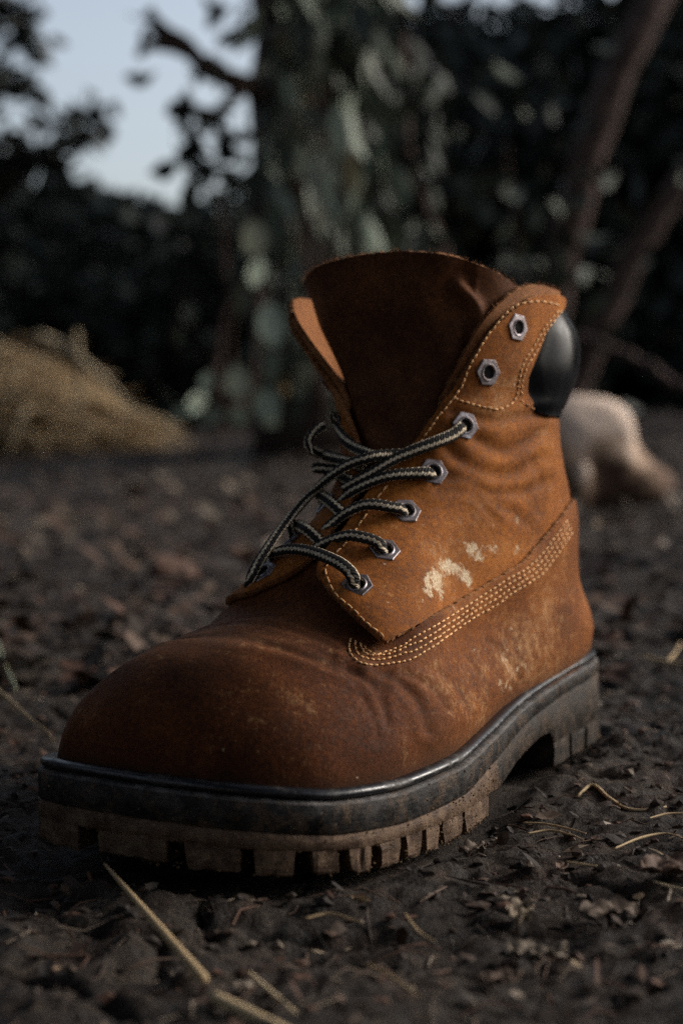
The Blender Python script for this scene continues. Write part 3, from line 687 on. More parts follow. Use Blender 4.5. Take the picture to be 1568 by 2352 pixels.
# --- eyelets
EYES = [(820, 1343), (884, 1262), (933, 1173), (995, 1083), (1068, 977), (1121, 855), (1189, 752)]
def quarter_point(p, extra=0.0):
    return surf_point(p, off_quarter, extra)
def make_eyelet(q, n, rot, parent):
    up = np.array([0, 0, 1.0]); a = up - n * (up @ n); a /= np.linalg.norm(a); b = np.cross(a, n)
    ca, sa = math.cos(rot), math.sin(rot); a, b = a * ca + b * sa, b * ca - a * sa
    K = 36; ang = np.arange(K) * 2 * np.pi / K
    hexr = 0.58 * math.cos(math.pi / 6) / np.cos((ang % (np.pi / 3)) - np.pi / 6)
    rings = [(hexr, -0.04), (hexr, 0.02), (hexr * 0.94, 0.045), (np.full(K, 0.36), 0.05), (np.full(K, 0.32), 0.085), (np.full(K, 0.275), 0.07), (np.full(K, 0.25), 0.03), (np.full(K, 0.25), 0.008)]
    Vv = np.vstack([q + r[:, None] * (np.cos(ang)[:, None] * b + np.sin(ang)[:, None] * a) + n * h for r, h in rings]); Ff = []
    for i in range(len(rings) - 1):
        for j in range(K): Ff.append((i * K + j, i * K + (j + 1) % K, (i + 1) * K + (j + 1) % K, (i + 1) * K + j))
    nf = len(Ff); Ff.append(tuple((len(rings) - 1) * K + j for j in range(K)))
    o = mesh_obj('eyelet', to_world(Vv), Ff, [MAT['metal'], MAT['hole']], parent, smooth=False)
    o.data.polygons.foreach_set('material_index', [0] * nf + [1])
    return q, n
EQ = []
for i, p in enumerate(EYES):
    q, n = quarter_point(p, 0.02); make_eyelet(q, n, 0.15 + 0.1 * math.sin(i * 2.1), quarter); EQ.append((q, n))
EM = []
for i, (q, n) in enumerate(EQ):
    q0, _ = skin(EYES[i]); m = q0.copy(); m[1] = 2 * CV(q0[2]) - q0[1] if q0[2] > 11 else -q0[1] - 0.3
    m = relax(m[None], 6)[0]; g = grad(m[None])[0]; g /= np.linalg.norm(g)
    mm, _s = mirror(m[None]); o = off_quarter(pix_of(mm), m[None], np.zeros(1))[0] + 0.65 * sm(m[2], 15.5, 20)
    make_eyelet(m + g * (o + 0.03), g, 0.1, quarter2); EM.append((m + g * o, g))

# --- seams
def seam(path, pitch, mat, name, offn, R=0.042, fill=0.78, two=None, jit=1.0):
    P = spline(path, 400); P = resample(P, 400); L = np.r_[0, np.cumsum(np.linalg.norm(np.diff(P, axis=0), axis=1))]
    nst = int(L[-1] / pitch); parts = []; anchors = resample(P, max(12, nst + 1)); A = []
    A = np.hstack(surf_points(anchors, offn)); s = np.linspace(0, 1, len(A))
    at = lambda t: np.array([np.interp(t, s, A[:, k]) for k in range(6)])
    for i in range(nst):
        f2 = fill * (1 + rng.normal(0, 0.06)); t0 = (i + 0.5 - f2 / 2) / nst; t1 = (i + 0.5 + f2 / 2) / nst
        pts = []
        sh = rng.normal(0, 0.008, 3) * jit
        for k, h in ((0, -0.03), (0.15, 0.018), (0.5, 0.034), (0.85, 0.018), (1, -0.03)):
            a = at(t0 + (t1 - t0) * k); pts.append(a[:3] + a[3:] * h + sh)
        v, f = tube(np.array(pts), np.array([0.5, 0.95, 1, 0.95, 0.5]) * R, 6); parts.append((v, f))
    v, f = join(parts); return mesh_obj(name, to_world(v), f, mat, vamp if name == 'seam_row' else quarter)
Zb = lambda pts: zoomp(pts, 1200, 2200, 0.5102); Zc = lambda pts: zoomp(pts, 1500, 1650, 0.574); Zd = lambda pts: zoomp(pts, 900, 1650, 0.5102); Ze = lambda pts: zoomp(pts, 1050, 950, 0.861)
row_bot = Zb([(400, 690), (382, 745), (383, 800), (420, 855), (480, 888), (560, 905), (640, 901), (700, 893), (780, 880), (860, 862), (940, 822), (1020, 770), (1110, 710), (1200, 645)]) + Zc([(710, 1415), (830, 1350), (960, 1255), (1150, 1135), (1250, 1010), (1375, 832)])
row_top = Zb([(500, 745), (515, 775), (540, 798), (575, 818), (615, 820), (650, 808), (690, 793), (730, 783), (770, 768), (810, 745), (850, 715), (930, 665), (1030, 612), (1110, 565)]) + Zc([(700, 1308), (830, 1222), (940, 1150), (1050, 1090), (1160, 985), (1340, 745)])
rb, rt_ = resample(spline(row_bot, 300), 60), resample(spline(row_top, 300), 60)
for k in range(4):
    t = k / 3.0; seam(rb * (1 - t) + rt_ * t, 12.6, MAT['thread'], 'seam_row', off_vamp, R=0.036, fill=0.74)
seam(Zb([(655, 690), (640, 655), (590, 630), (520, 570), (440, 490), (370, 430), (300, 370), (250, 300), (218, 235), (202, 170), (206, 120)]) + Zd([(870, 1100), (940, 1035), (1020, 930), (1060, 870), (1100, 810), (1180, 690), (1220, 640), (1275, 570)]), 19.0, MAT['thread'], 'edge_seam', off_quarter, R=0.034, fill=0.8)
seam(Ze([(715, 985), (740, 940), (770, 900), (800, 850), (850, 790), (890, 740), (925, 690), (960, 600), (1000, 530), (1040, 460), (1090, 400), (1135, 345), (1180, 312), (1250, 296), (1320, 300), (1380, 315)]), 15.0, MAT['thread'], 'edge_seam', off_quarter, R=0.036, fill=0.75)
seam(Ze([(885, 745), (960, 770), (1060, 794), (1110, 796), (1160, 765), (1183, 720), (1192, 650), (1212, 580), (1242, 535), (1275, 475), (1312, 410), (1345, 372), (1375, 335)]), 13.0, MAT['thread'], 'patch_seam', off_quarter, R=0.036, fill=0.75)
seam(Ze([(1200, 735), (1206, 660), (1228, 590), (1258, 545), (1292, 482), (1328, 418), (1360, 378), (1392, 335)]), 13.0, MAT['thread'], 'patch_seam', off_quarter, R=0.036, fill=0.75)
seam(Ze([(1190, 752), (1230, 780), (1280, 812), (1320, 830)]), 13.0, MAT['thread_dark'], 'patch_seam', off_quarter, R=0.03, fill=0.75)

# --- laces
def lace(pts, offs, R=0.25, name='lace', start=None, end=None, n=None):
    """pts: photo pixels over the boot; offs: height above the skin there; start/end: points the lace dives into"""
    C = []
    offs = offs if isinstance(offs, (list, tuple)) else [offs] * len(pts)
    C = list(surf_points(pts, lambda a, b, c: np.array(offs, float))[0])
    if start is not None: C.insert(0, start)
    if end is not None: C.append(end)
    P = spline(np.array(C), 90); L = np.r_[0, np.cumsum(np.linalg.norm(np.diff(P, axis=0), axis=1))]
    P = resample(P, max(24, int(L[-1] / 0.09)))
    ref = []
    ref = grad(P); ref /= np.linalg.norm(ref, axis=1)[:, None] + 1e-9
    for _ in range(6): ref[1:-1] = (ref[:-2] + ref[1:-1] * 2 + ref[2:]) / 4
    k = 14; v, f = tube(P, R, k, ref=ref, flat=0.70)
    s = np.r_[0, np.cumsum(np.linalg.norm(np.diff(P, axis=0), axis=1))]
    o = mesh_obj(name, to_world(v), f, MAT['lace'], boot)
    uv = o.data.uv_layers.new(name='UVMap'); ll = np.empty(len(o.data.loops), np.int32); o.data.loops.foreach_get('vertex_index', ll)
    ring, ang = ll // k, (ll % k) / k
    st = 0
    arr = np.stack([s[ring], ang], 1)
    for poly in o.data.polygons:                                  # close the seam round the tube
        a = poly.loop_start; c = poly.loop_total
        y = arr[a:a + c, 1]
        if y.max() - y.min() > 0.5: y[y < 0.5] += 1.0
    uv.data.foreach_set('uv', arr.astype(np.float32).ravel())
    return o
def dive(i, d=0.5): q, n = EQ[i]; return q - n * d
def divem(i, d=0.4): q, n = EM[i]; return q - n * d
lace(Zd([(1012, 1325), (985, 1265), (920, 1200), (830, 1150), (700, 1100), (580, 1075), (480, 1076), (405, 1095), (352, 1130)]), [0.74, 0.95, 0.95, 0.88, 0.75, 0.6, 0.5, 0.45, 0.3], start=dive(0), end=divem(0))
lace(Zd([(1230, 1062), (1180, 1012), (1080, 980), (980, 965), (880, 985), (780, 1025), (700, 1068), (640, 1110)]), [0.34, 0.46, 0.5, 0.5, 0.42, 0.25, 0.1, -0.1], start=dive(1))
lace(Zd([(1385, 762), (1280, 740), (1180, 722), (1080, 728), (980, 770), (890, 830), (800, 905), (760, 940)]), [0.34, 0.46, 0.5, 0.48, 0.4, 0.2, 0.1, -0.1], start=dive(2))
lace(Ze([(775, 1095), (680, 1097), (600, 1105), (520, 1128), (440, 1165), (390, 1200), (350, 1240)]), [0.34, 0.46, 0.5, 0.4, 0.3, 0.15, 0.0], start=dive(3))
lace(Ze([(922, 885), (880, 918), (800, 952), (700, 990), (600, 1035), (520, 1085), (440, 1130), (380, 1165)]), [0.36, 0.5, 0.6, 0.66, 0.62, 0.5, 0.4, 0.3], start=dive(4))
lace(Zd([(1380, 330), (1300, 330), (1200, 337), (1090, 357), (980, 402), (850, 485), (700, 615), (560, 765), (430, 925), (330, 1065), (245, 1200), (200, 1300), (185, 1345)]), [0.5, 0.6, 0.8, 0.9, 0.9, 0.85, 0.8, 0.8, 0.8, 0.75, 0.6, 0.45, 0.25], R=0.25)
lace(Zd([(520, 880), (570, 885), (630, 912), (690, 960), (745, 1015), (790, 1050)]), [0.3, 0.42, 0.4, 0.3, 0.15, 0.0], R=0.24, start=divem(1))
lace(Zd([(730, 640), (790, 675), (850, 728), (915, 790), (960, 840)]), [0.3, 0.35, 0.3, 0.15, 0.0], R=0.24, start=divem(2))
lace(Zd([(845, 20), (880, 110), (940, 215), (1030, 285), (1140, 335), (1240, 365)]), [0.05, 0.25, 0.35, 0.45, 0.6, 0.6], R=0.24, start=divem(4))
lace(Zd([(775, 110), (725, 135), (680, 175), (648, 235), (672, 290), (780, 335), (890, 372), (1000, 400), (1080, 425)]), [0.2, 0.3, 0.4, 0.5, 0.55, 0.55, 0.5, 0.45, 0.4], R=0.24)
lace(Zd([(715, 430), (790, 450), (880, 485), (960, 525), (1040, 565)]), [0.25, 0.4, 0.4, 0.35, 0.2], R=0.24, start=divem(3))

# --- fuzz along the raw edges
def fuzz(path3, normals, count, name, mat, parent, L=(0.06, 0.2)):
    parts = []
    for _ in range(count):
        i = rng.integers(0, len(path3)); b = path3[i] + rng.normal(0, 0.05, 3)
        d = normals[i] + rng.normal(0, 0.55, 3); d /= np.linalg.norm(d); l = rng.uniform(*L)
        P = np.array([b, b + d * l * 0.5 + rng.normal(0, 0.02, 3), b + d * l + rng.normal(0, 0.04, 3)])
        parts.append(tube(P, np.array([0.009, 0.007, 0.003]), 3, cap=False))
    v, f = join(parts); o = mesh_obj(name, to_world(v), f, mat, parent); o['kind'] = 'stuff'; return o
tp = surf_points(TTOP[3:-8] + [0, 2], lambda a, b, c: off_tongue(a, b, c) - 0.08)[0]
tp = resample(tp, 300); fuzz(tp, np.tile([0.1, 0, 1.0], (300, 1)), 420, 'edge_fuzz', MAT['raw_edge'], tongue)
fq = surf_points(spline(SUEDE[3:11], 60), off_quarter, -0.34)[0]
fq = resample(fq, 200); fuzz(fq, np.tile([0.3, 0, 1.0], (200, 1)), 220, 'edge_fuzz', MAT['raw_edge'], quarter)

# --- soil stuck to the sole
iv_, if_ = icos(1); parts = []
for _ in range(520):
    i = int(rng.integers(20, 300)); u = OUTL[i, 0]
    if rng.random() < 0.45: i = out_index((rng.uniform(14.5, 21), 5.2)); u = OUTL[i, 0]
    lo = LZ(u) + 0.02 if u > 15.5 or u < 7.5 else ZO(u); hi = ZM(u) - 0.02 if rng.random() < 0.85 else zw(u) - 0.3
    z = lo + (hi - lo) * rng.uniform(0, 1) ** 1.5; s_ = rng.uniform(0.018, 0.06) * (1.8 if rng.random() < 0.08 else 1); off = 0.09
    c = np.r_[OUTL[i] + OUTN[i] * off, z]
    if u > 15.5 and z < ZO(u): c[:2] -= OUTN[i] * rng.uniform(0, 0.03)
    parts.append((iv_ * s_ * rng.uniform(0.5, 1.3, (len(iv_), 1)) * [1, 1, 0.8] + c, if_))
v, f = join(parts); mud = mesh_obj('caked_mud', to_world(v), f, simple('dry_mud', (0.13, 0.085, 0.048), 0.95, 0.1, var=0.5, scale=200), outs, smooth=False); mud['kind'] = 'stuff'
# ================================================================== THE PLACE
def at(px, py, Y):                     # photo pixel at forward distance Y (m) -> world point
    d = ray_dir((px, py)); t = Y / d[1]; return np.array([0, 0, CAMH / 100]) + d * t
def ground_at(px, py, z=0.0):
    d = ray_dir((px, py)); return np.array([0, 0, CAMH / 100]) + d * ((z - CAMH / 100) / d[2])
_perm = np.random.default_rng(5).random((256, 256))
def vnoise(x, y):
    i = np.floor(x).astype(int); j = np.floor(y).astype(int); a = x - i; b = y - j
    a = a * a * (3 - 2 * a); b = b * b * (3 - 2 * b); g = lambda p, q: _perm[p % 256, q % 256]
    return (g(i, j) * (1 - a) + g(i + 1, j) * a) * (1 - b) + (g(i, j + 1) * (1 - a) + g(i + 1, j + 1) * a) * b
def ground_h(X, Y):
    """height of the soil (m)"""
    X = np.asarray(X, float); Y = np.asarray(Y, float)
    h = 0.010 * (vnoise(X / 0.16 + 3, Y / 0.16) - 0.5) + 0.009 * (vnoise(X / 0.055 + 9, Y / 0.055 + 4) - 0.5)
    wx = X + 0.012 * (vnoise(X / 0.02, Y / 0.02 + 30) - 0.5); wy = Y + 0.012 * (vnoise(X / 0.02 + 40, Y / 0.02) - 0.5)
    r = np.abs(vnoise(wx / 0.026 + 1, wy / 0.026 + 7) - 0.5); soft = 0.35 + 0.65 * sm(vnoise(X / 0.11 + 21, Y / 0.11 + 13), 0.35, 0.7); h = h + 0.012 * soft * (0.25 - r)
    r2 = np.abs(vnoise(wx / 0.0105 + 5, wy / 0.0105 + 2) - 0.5); h = h + 0.0055 * soft * (0.25 - r2) + 0.003 * (vnoise(X / 0.0045, Y / 0.0045) - 0.5)
    r3 = np.abs(vnoise(wx / 0.034 + 11, wy / 0.034 + 17) - 0.5); h = h - 0.0045 * np.exp(-(r3 / 0.035) ** 2) * (1 - sm(Y, 1.2, 2.0))
    far = sm(np.hypot(X, Y), 1.2, 6.0); h = h + far * (0.10 * (vnoise(X / 1.3 + 8, Y / 1.3) - 0.5) + 0.05 * (vnoise(X / 0.45, Y / 0.45 + 6) - 0.5))
    h = h + 0.02 * sm(Y, 0.95, 1.6) * (vnoise(X / 0.09 + 2, Y / 0.12 + 5) - 0.5)
    h = h + 0.03 * sm(-X, 0.3, 1.5) * sm(Y, 1.5, 3.5)
    # pressed flat where the boot stands
    q = from_world(np.c_[X.ravel(), Y.ravel(), np.zeros(X.size)])
    d = bil(q[:, 0], q[:, 1]).reshape(X.shape); inb = (q[:, 0] > -3) & (q[:, 0] < 31) & (q[:, 1] > -10.5) & (q[:, 1] < 9.5); d = np.where(inb.reshape(X.shape), d, 9)
    k = 1 - sm(d, -0.2, 2.2)
    return h * (1 - k) + np.minimum(h, 0.0) * k * 0.4 - 0.0035 * k - 0.001 + 0.003 * np.exp(-((d - 2.0) / 0.9) ** 2) * vnoise(X / 0.02 + 3, Y / 0.02)
def axis_pts(d0, dens, lim0, lim1, grow):
    a = list(np.arange(d0[0], d0[1], dens)); s = dens
    while a[-1] < lim1: s *= grow; a.append(a[-1] + s)
    s = dens
    while a[0] > lim0: s *= grow; a.insert(0, a[0] - s)
    return np.array(a)
gx = axis_pts((-0.26, 0.40), 0.0021, -60, 60, 1.055); gy = axis_pts((0.33, 0.95), 0.0022, -4, 90, 1.035)
GX, GY = np.meshgrid(gx, gy, indexing='ij'); GZ = ground_h(GX, GY)
nx, ny = GX.shape; ii = np.arange(nx * ny).reshape(nx, ny)
gf = np.stack([ii[:-1, :-1], ii[1:, :-1], ii[1:, 1:], ii[:-1, 1:]], -1).reshape(-1, 4)
def soil_mat():
    M = Mat('dark_soil', 0.9, 0.25)
    n1 = M.noise(9, 5, 0.6); n2 = M.noise(85, 6, 0.7, dist=0.6); n3 = M.noise(420, 4, 0.7)
    f = M.math('ADD', M.math('MULTIPLY', n1, 0.3), M.math('ADD', M.math('MULTIPLY', n2, 0.45), M.math('MULTIPLY', n3, 0.25)))
    col = M.ramp(f, [(0.36, (0.007, 0.0055, 0.0045, 1)), (0.47, (0.021, 0.0155, 0.012, 1)), (0.56, (0.050, 0.037, 0.028, 1)), (0.68, (0.12, 0.092, 0.073, 1))])
    red = M.ramp(M.noise(38, 5, 0.65), [(0.52, 0.0), (0.66, 1.0)])
    col = M.mix(M.math('MULTIPLY', red, 0.5), col, (0.055, 0.028, 0.018, 1))
    pale = M.ramp(M.noise(310, 3, 0.6), [(0.68, 0.0), (0.76, 1.0)])
    col = M.mix(M.math('MULTIPLY', pale, 0.55), col, (0.22, 0.18, 0.145, 1))
    M.base(col); M.rough(M.ramp(n2, [(0.35, 0.62), (0.6, 0.95)])); M.bump((n2, 0.8, 0.008), (n3, 0.8, 0.003)); return M.m
MAT['soil'] = soil_mat()
ground = mesh_obj('ground', np.c_[GX.ravel(), GY.ravel(), GZ.ravel()], gf, MAT['soil']); ground['kind'] = 'structure'

# ---- generic plant material: colour picked per leaf
def foliage_mat(name, stops, rough=0.6, trans=0.15):
    M = Mat(name, rough, 0.3)
    col = M.ramp(M.attr('tone'), stops)
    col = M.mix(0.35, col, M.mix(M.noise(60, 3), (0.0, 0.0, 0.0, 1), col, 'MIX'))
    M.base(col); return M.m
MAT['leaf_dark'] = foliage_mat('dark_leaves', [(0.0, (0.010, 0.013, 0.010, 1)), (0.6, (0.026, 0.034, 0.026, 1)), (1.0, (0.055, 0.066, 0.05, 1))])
MAT['leaf_pale'] = foliage_mat('pale_leaves', [(0.0, (0.08, 0.10, 0.075, 1)), (0.5, (0.21, 0.25, 0.19, 1)), (0.86, (0.38, 0.44, 0.34, 1)), (1.0, (0.42, 0.34, 0.18, 1))])
MAT['leaf_mid'] = foliage_mat('mid_green_leaves', [(0.0, (0.025, 0.032, 0.023, 1)), (0.6, (0.07, 0.085, 0.063, 1)), (0.92, (0.13, 0.15, 0.11, 1)), (1.0, (0.30, 0.19, 0.08, 1))])
MAT['straw'] = foliage_mat('dry_straw', [(0.0, (0.26, 0.17, 0.085, 1)), (0.5, (0.50, 0.36, 0.20, 1)), (1.0, (0.72, 0.58, 0.38, 1))], 0.7)
MAT['litter'] = foliage_mat('leaf_litter', [(0.0, (0.012, 0.009, 0.008, 1)), (0.35, (0.045, 0.030, 0.021, 1)), (0.55, (0.10, 0.048, 0.030, 1)), (0.75, (0.14, 0.105, 0.078, 1)), (0.92, (0.25, 0.20, 0.15, 1)), (0.97, (0.34, 0.24, 0.13, 1)), (1.0, (0.52, 0.50, 0.50, 1))], 0.75)
MAT['bark'] = simple('brown_bark', (0.060, 0.040, 0.032), 0.9, 0.2, var=0.6, scale=30, bump=0.6, bdist=0.01)
MAT['bark_pale'] = simple('pale_brown_bark', (0.075, 0.050, 0.043), 0.9, 0.2, var=0.5, scale=24, bump=0.6, bdist=0.01)
def leaves_mesh(C, D, L, W, tone, bend=0.25, rg=rng):
    """leaves at base points C, along D, length L, width W: folded, curved blades (8 tris each)"""
    n = len(C); D = D / (np.linalg.norm(D, axis=1)[:, None] + 1e-9)
    r = rg.normal(0, 1, (n, 3)); S = np.cross(D, r); S /= np.linalg.norm(S, axis=1)[:, None] + 1e-9; N = np.cross(S, D)
    L = L[:, None]; W = W[:, None]; V = []
    for t, w, b in ((0, 0, 0), (0.3, 0.42, 0.10), (0.65, 0.5, 0.32), (1.0, 0, 0.9)):
        ctr = C + D * L * t - N * L * bend * b
        if w == 0: V.append(ctr)
        else: V += [ctr - S * W * w + N * W * 0.14, ctr, ctr + S * W * w + N * W * 0.14]
    V = np.stack(V, 1); base = np.arange(n)[:, None] * 8
    F3 = np.array([[0, 1, 2], [0, 2, 3], [4, 7, 5], [5, 7, 6]]); F4 = np.array([[1, 4, 5, 2], [2, 5, 6, 3]])
    F = [tuple(x) for x in (base[:, :, None] + F3[None]).reshape(-1, 3).tolist()] + [tuple(x) for x in (base[:, :, None] + F4[None]).reshape(-1, 4).tolist()]
    return V.reshape(-1, 3), F, np.repeat(tone, 8)
def leaf_part(name, C, D, L, W, tone, mat, parent, bend=0.25, kind=None):
    v, f, t = leaves_mesh(np.asarray(C), np.asarray(D), np.asarray(L), np.asarray(W), np.asarray(tone), bend)
    o = mesh_obj(name, v, f, mat, parent, origin=np.array(parent.location) if parent else None, attrs={'tone': t})
    if kind: o['kind'] = kind
    return o
def limb(name, pts, r0, r1, mat, parent, n=24, k=10, wob=0.0):
    P = spline(np.asarray(pts, float), n); P = P + rng.normal(0, wob, P.shape) if wob else P
    v, f = tube(P, np.linspace(r0, r1, n) * (1 + 0.08 * np.sin(np.arange(n) * 1.7)), k)
    return mesh_obj(name, v, f, mat, parent, origin=np.array(parent.location) if parent else None)
def blob_points(n, blobs, shell=0.55):
    """random points in ellipsoid clumps; blobs: (x,y,z,rx,ry,rz)"""
    B = np.array(blobs); vol = B[:, 3] * B[:, 4] * B[:, 5]; vol = vol ** 0.8; idx = rng.choice(len(B), n, p=vol / vol.sum())
    d = rng.normal(0, 1, (n, 3)); d /= np.linalg.norm(d, axis=1)[:, None]; r = rng.uniform(shell, 1.0, n) ** 0.7
    return B[idx, :3] + d * B[idx, 3:] * r[:, None], d
def tree(name, label, cat, base, trunk_pts, r0, blobs, nleaf, leaf, width, mat, group=None, bark='bark', limbs=True, tone=(0.0, 1.0), limb_targets=None):
    root = empty(name, tuple(base)); tag(root, label, cat, group)
    limb('trunk', trunk_pts, r0, r0 * 0.45, MAT[bark], root)
    if limbs:
        top = np.asarray(trunk_pts[-1], float); mid = np.asarray(trunk_pts[len(trunk_pts) // 2], float)
        for b in (limb_targets or blobs)[:7]:
            s = mid + (top - mid) * rng.uniform(0, 1); e = np.array(b[:3]); m = (s + e) / 2 + rng.normal(0, 0.08, 3)
            limb('limb', [s, m, e], r0 * 0.35, r0 * 0.1, MAT[bark], root, n=12, k=6)
    C, d = blob_points(nleaf, blobs); D = d + rng.normal(0, 0.6, d.shape) + np.array([0, 0, -0.35])
    s = rng.uniform(0.7, 1.3, nleaf)
    leaf_part('crown', C, D, leaf * s, width * s, rng.uniform(*tone, nleaf), mat, root)
    return root
def clumps(c, r, n, spread):
    c = np.asarray(c, float); out = []
    for _ in range(n):
        d = rng.normal(0, 1, 3); d /= np.linalg.norm(d); p = c + d * np.asarray(spread) * rng.uniform(0.3, 1.0); rr = r * rng.uniform(0.6, 1.25); out.append((*p, rr * 1.15, rr, rr * 0.85))
    return out

# ---- low bushes closing the clearing on the left (sky above them)
for k, (px, py, Y, rx, rz, lab) in enumerate([(-120, 560, 7.4, 0.75, 0.60, 'dark bush at the left edge of the clearing'), (120, 540, 8.2, 0.80, 0.60, 'dark rounded bush behind the straw heap under the open sky'),
                                              (380, 580, 7.8, 0.62, 0.55, 'dark bush right of the straw heap below the bare branch'), (520, 650, 6.6, 0.40, 0.50, 'dark narrow bush just left of the leafy trunk')]):
    c = at(px, py, Y); base = np.array([c[0], c[1], 0.0])
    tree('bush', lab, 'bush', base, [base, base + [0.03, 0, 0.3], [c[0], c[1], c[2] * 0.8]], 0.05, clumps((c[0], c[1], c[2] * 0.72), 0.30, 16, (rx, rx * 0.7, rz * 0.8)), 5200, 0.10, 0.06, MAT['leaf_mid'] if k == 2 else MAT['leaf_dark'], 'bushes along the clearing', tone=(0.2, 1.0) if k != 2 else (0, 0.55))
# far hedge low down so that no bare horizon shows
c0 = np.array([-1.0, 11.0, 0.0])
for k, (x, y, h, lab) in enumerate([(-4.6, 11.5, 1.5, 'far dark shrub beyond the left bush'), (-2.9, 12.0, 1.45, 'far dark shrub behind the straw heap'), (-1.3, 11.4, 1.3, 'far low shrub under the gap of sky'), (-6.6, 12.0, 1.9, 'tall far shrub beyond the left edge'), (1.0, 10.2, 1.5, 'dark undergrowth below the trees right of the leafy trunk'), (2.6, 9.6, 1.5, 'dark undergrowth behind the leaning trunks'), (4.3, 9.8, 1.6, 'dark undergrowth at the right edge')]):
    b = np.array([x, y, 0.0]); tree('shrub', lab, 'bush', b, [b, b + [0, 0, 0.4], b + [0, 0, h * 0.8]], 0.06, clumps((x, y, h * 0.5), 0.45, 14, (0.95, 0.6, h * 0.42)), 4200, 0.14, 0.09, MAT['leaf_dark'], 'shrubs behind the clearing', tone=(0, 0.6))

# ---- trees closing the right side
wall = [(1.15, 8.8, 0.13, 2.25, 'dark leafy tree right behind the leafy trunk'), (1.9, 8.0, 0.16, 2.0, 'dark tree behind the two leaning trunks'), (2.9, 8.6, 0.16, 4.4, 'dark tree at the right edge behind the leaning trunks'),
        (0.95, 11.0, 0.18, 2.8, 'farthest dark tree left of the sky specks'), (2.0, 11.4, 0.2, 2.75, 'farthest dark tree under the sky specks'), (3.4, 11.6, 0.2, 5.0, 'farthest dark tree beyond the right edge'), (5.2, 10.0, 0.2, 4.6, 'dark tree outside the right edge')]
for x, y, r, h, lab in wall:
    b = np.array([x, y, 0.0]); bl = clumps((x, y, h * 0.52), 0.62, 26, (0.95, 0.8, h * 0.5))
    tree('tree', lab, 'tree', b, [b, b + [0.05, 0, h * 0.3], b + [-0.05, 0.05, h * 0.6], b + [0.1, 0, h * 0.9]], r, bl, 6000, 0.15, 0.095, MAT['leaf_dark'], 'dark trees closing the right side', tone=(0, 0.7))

# ---- wood continued at the sides; nearer and overhead trees added to block skylight
def copy_tree(src, loc, rot, label):
    r = src.copy(); COL.objects.link(r); r.location = loc; r.rotation_euler = (0, 0, rot); r['label'] = label
    for ch in src.children:
        c = ch.copy(); COL.objects.link(c); c.parent = r
    return r
_src = [o for o in bpy.data.objects if o.name.startswith('tree') and o.type == 'EMPTY']
for i, (x, y, lab) in enumerate([(-3.6, 1.6, 'unseen shade tree added left of the clearing, nearest the boot'), (-4.4, -0.6, 'unseen shade tree added left of the camera'), (-3.0, -2.8, 'unseen shade tree added behind the camera on the left'), (-1.0, -3.8, 'unseen shade tree added straight behind the camera'),
                                 (1.4, -3.6, 'unseen shade tree added behind the camera on the right'), (-5.0, 3.6, 'unseen shade tree added left of the clearing, farther off'), (-5.6, 6.4, 'dark tree beyond the left edge, level with the straw heap'), (-7.4, 9.0, 'dark tree far beyond the left edge'),
                                 (5.4, 6.2, 'dark tree beyond the right edge, nearest'), (7.4, 7.8, 'dark tree beyond the right edge, farther off'), (8.6, 5.6, 'dark tree far out on the right'), (6.8, 10.4, 'dark tree beyond the right edge, far behind'), (9.6, 9.0, 'dark tree farthest out on the right')]):
    copy_tree(_src[i % len(_src)], (x, y, 0), i * 1.3, lab)  # those left and behind the camera are added to block skylight
bl = []
for ad in list(range(-80, -24, 7)) + list(range(28, 120, 7)):
    r = rng.uniform(12.5, 14.5); bl += clumps((r * math.sin(math.radians(ad)), r * math.cos(math.radians(ad)), 0.9), 0.5, 7, (1.0, 0.7, 0.8))
C, d = blob_points(16000, bl); s_ = rng.uniform(0.7, 1.3, 16000)
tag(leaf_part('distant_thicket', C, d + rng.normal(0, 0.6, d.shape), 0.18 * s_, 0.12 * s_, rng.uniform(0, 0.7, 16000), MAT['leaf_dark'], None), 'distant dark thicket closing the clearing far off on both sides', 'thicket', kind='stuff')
for x, y, z, lab in [(-1.9, 1.2, 4.3, 'unseen spreading tree added to shade the left of the clearing'), (-0.6, -2.0, 4.2, 'unseen spreading tree added to shade the place of the camera'), (2.0, 1.0, 4.6, 'unseen spreading tree added to shade the right of the clearing')]:
    b = np.array([x - 1.6, y - 1.2, 0.0]); bl = clumps((x, y, z), 0.75, 34, (2.6, 2.4, 0.55))
    tree('added_shade_tree', lab, 'tree', b, [b, b + [0.2, 0.1, 1.6], b + [0.9, 0.6, 3.0], (x, y, z)], 0.16, bl, 9000, 0.20, 0.14, MAT['leaf_dark'], tone=(0, 0.7))  # unseen crowns added overhead to cut the light from above

# ---- the leafy trunk in the middle, with a bare branch reaching left
tb = at(700, 1010, 3.9); base = np.array([tb[0], 3.9, 0.0])
root = empty('ivy_covered_tree', tuple(base)); tag(root, 'thick dark trunk hung with pale green leaves behind the boot', 'tree')
limb('trunk', [at(720, 1060, 3.95), at(712, 800, 3.95), at(706, 400, 3.95), at(702, 0, 3.95), at(690, -700, 3.95), at(700, -1800, 3.95)], 0.15, 0.12, MAT['bark'], root, n=40, k=16, wob=0.004)
def hang(n, x0, x1, y0, y1, Y0, Y1, lo, hi, mat, name='leaves', tone=(0, 1), w=0.34, down=1.0):
    C, D, L = [], [], []
    for _ in range(n):
        p = at(rng.uniform(x0, x1), rng.uniform(y0, y1), rng.uniform(Y0, Y1)); C.append(p); D.append([rng.normal(0, 0.45), rng.normal(0, 0.45), -down + rng.normal(0, 0.4)]); L.append(rng.uniform(lo, hi))
    L = np.array(L); return leaf_part(name, np.array(C), np.array(D), L, L * w, rng.uniform(*tone, n), mat, root, bend=0.2)
hang(420, 600, 830, -700, 900, 3.55, 3.85, 0.06, 0.13, MAT['leaf_mid'])
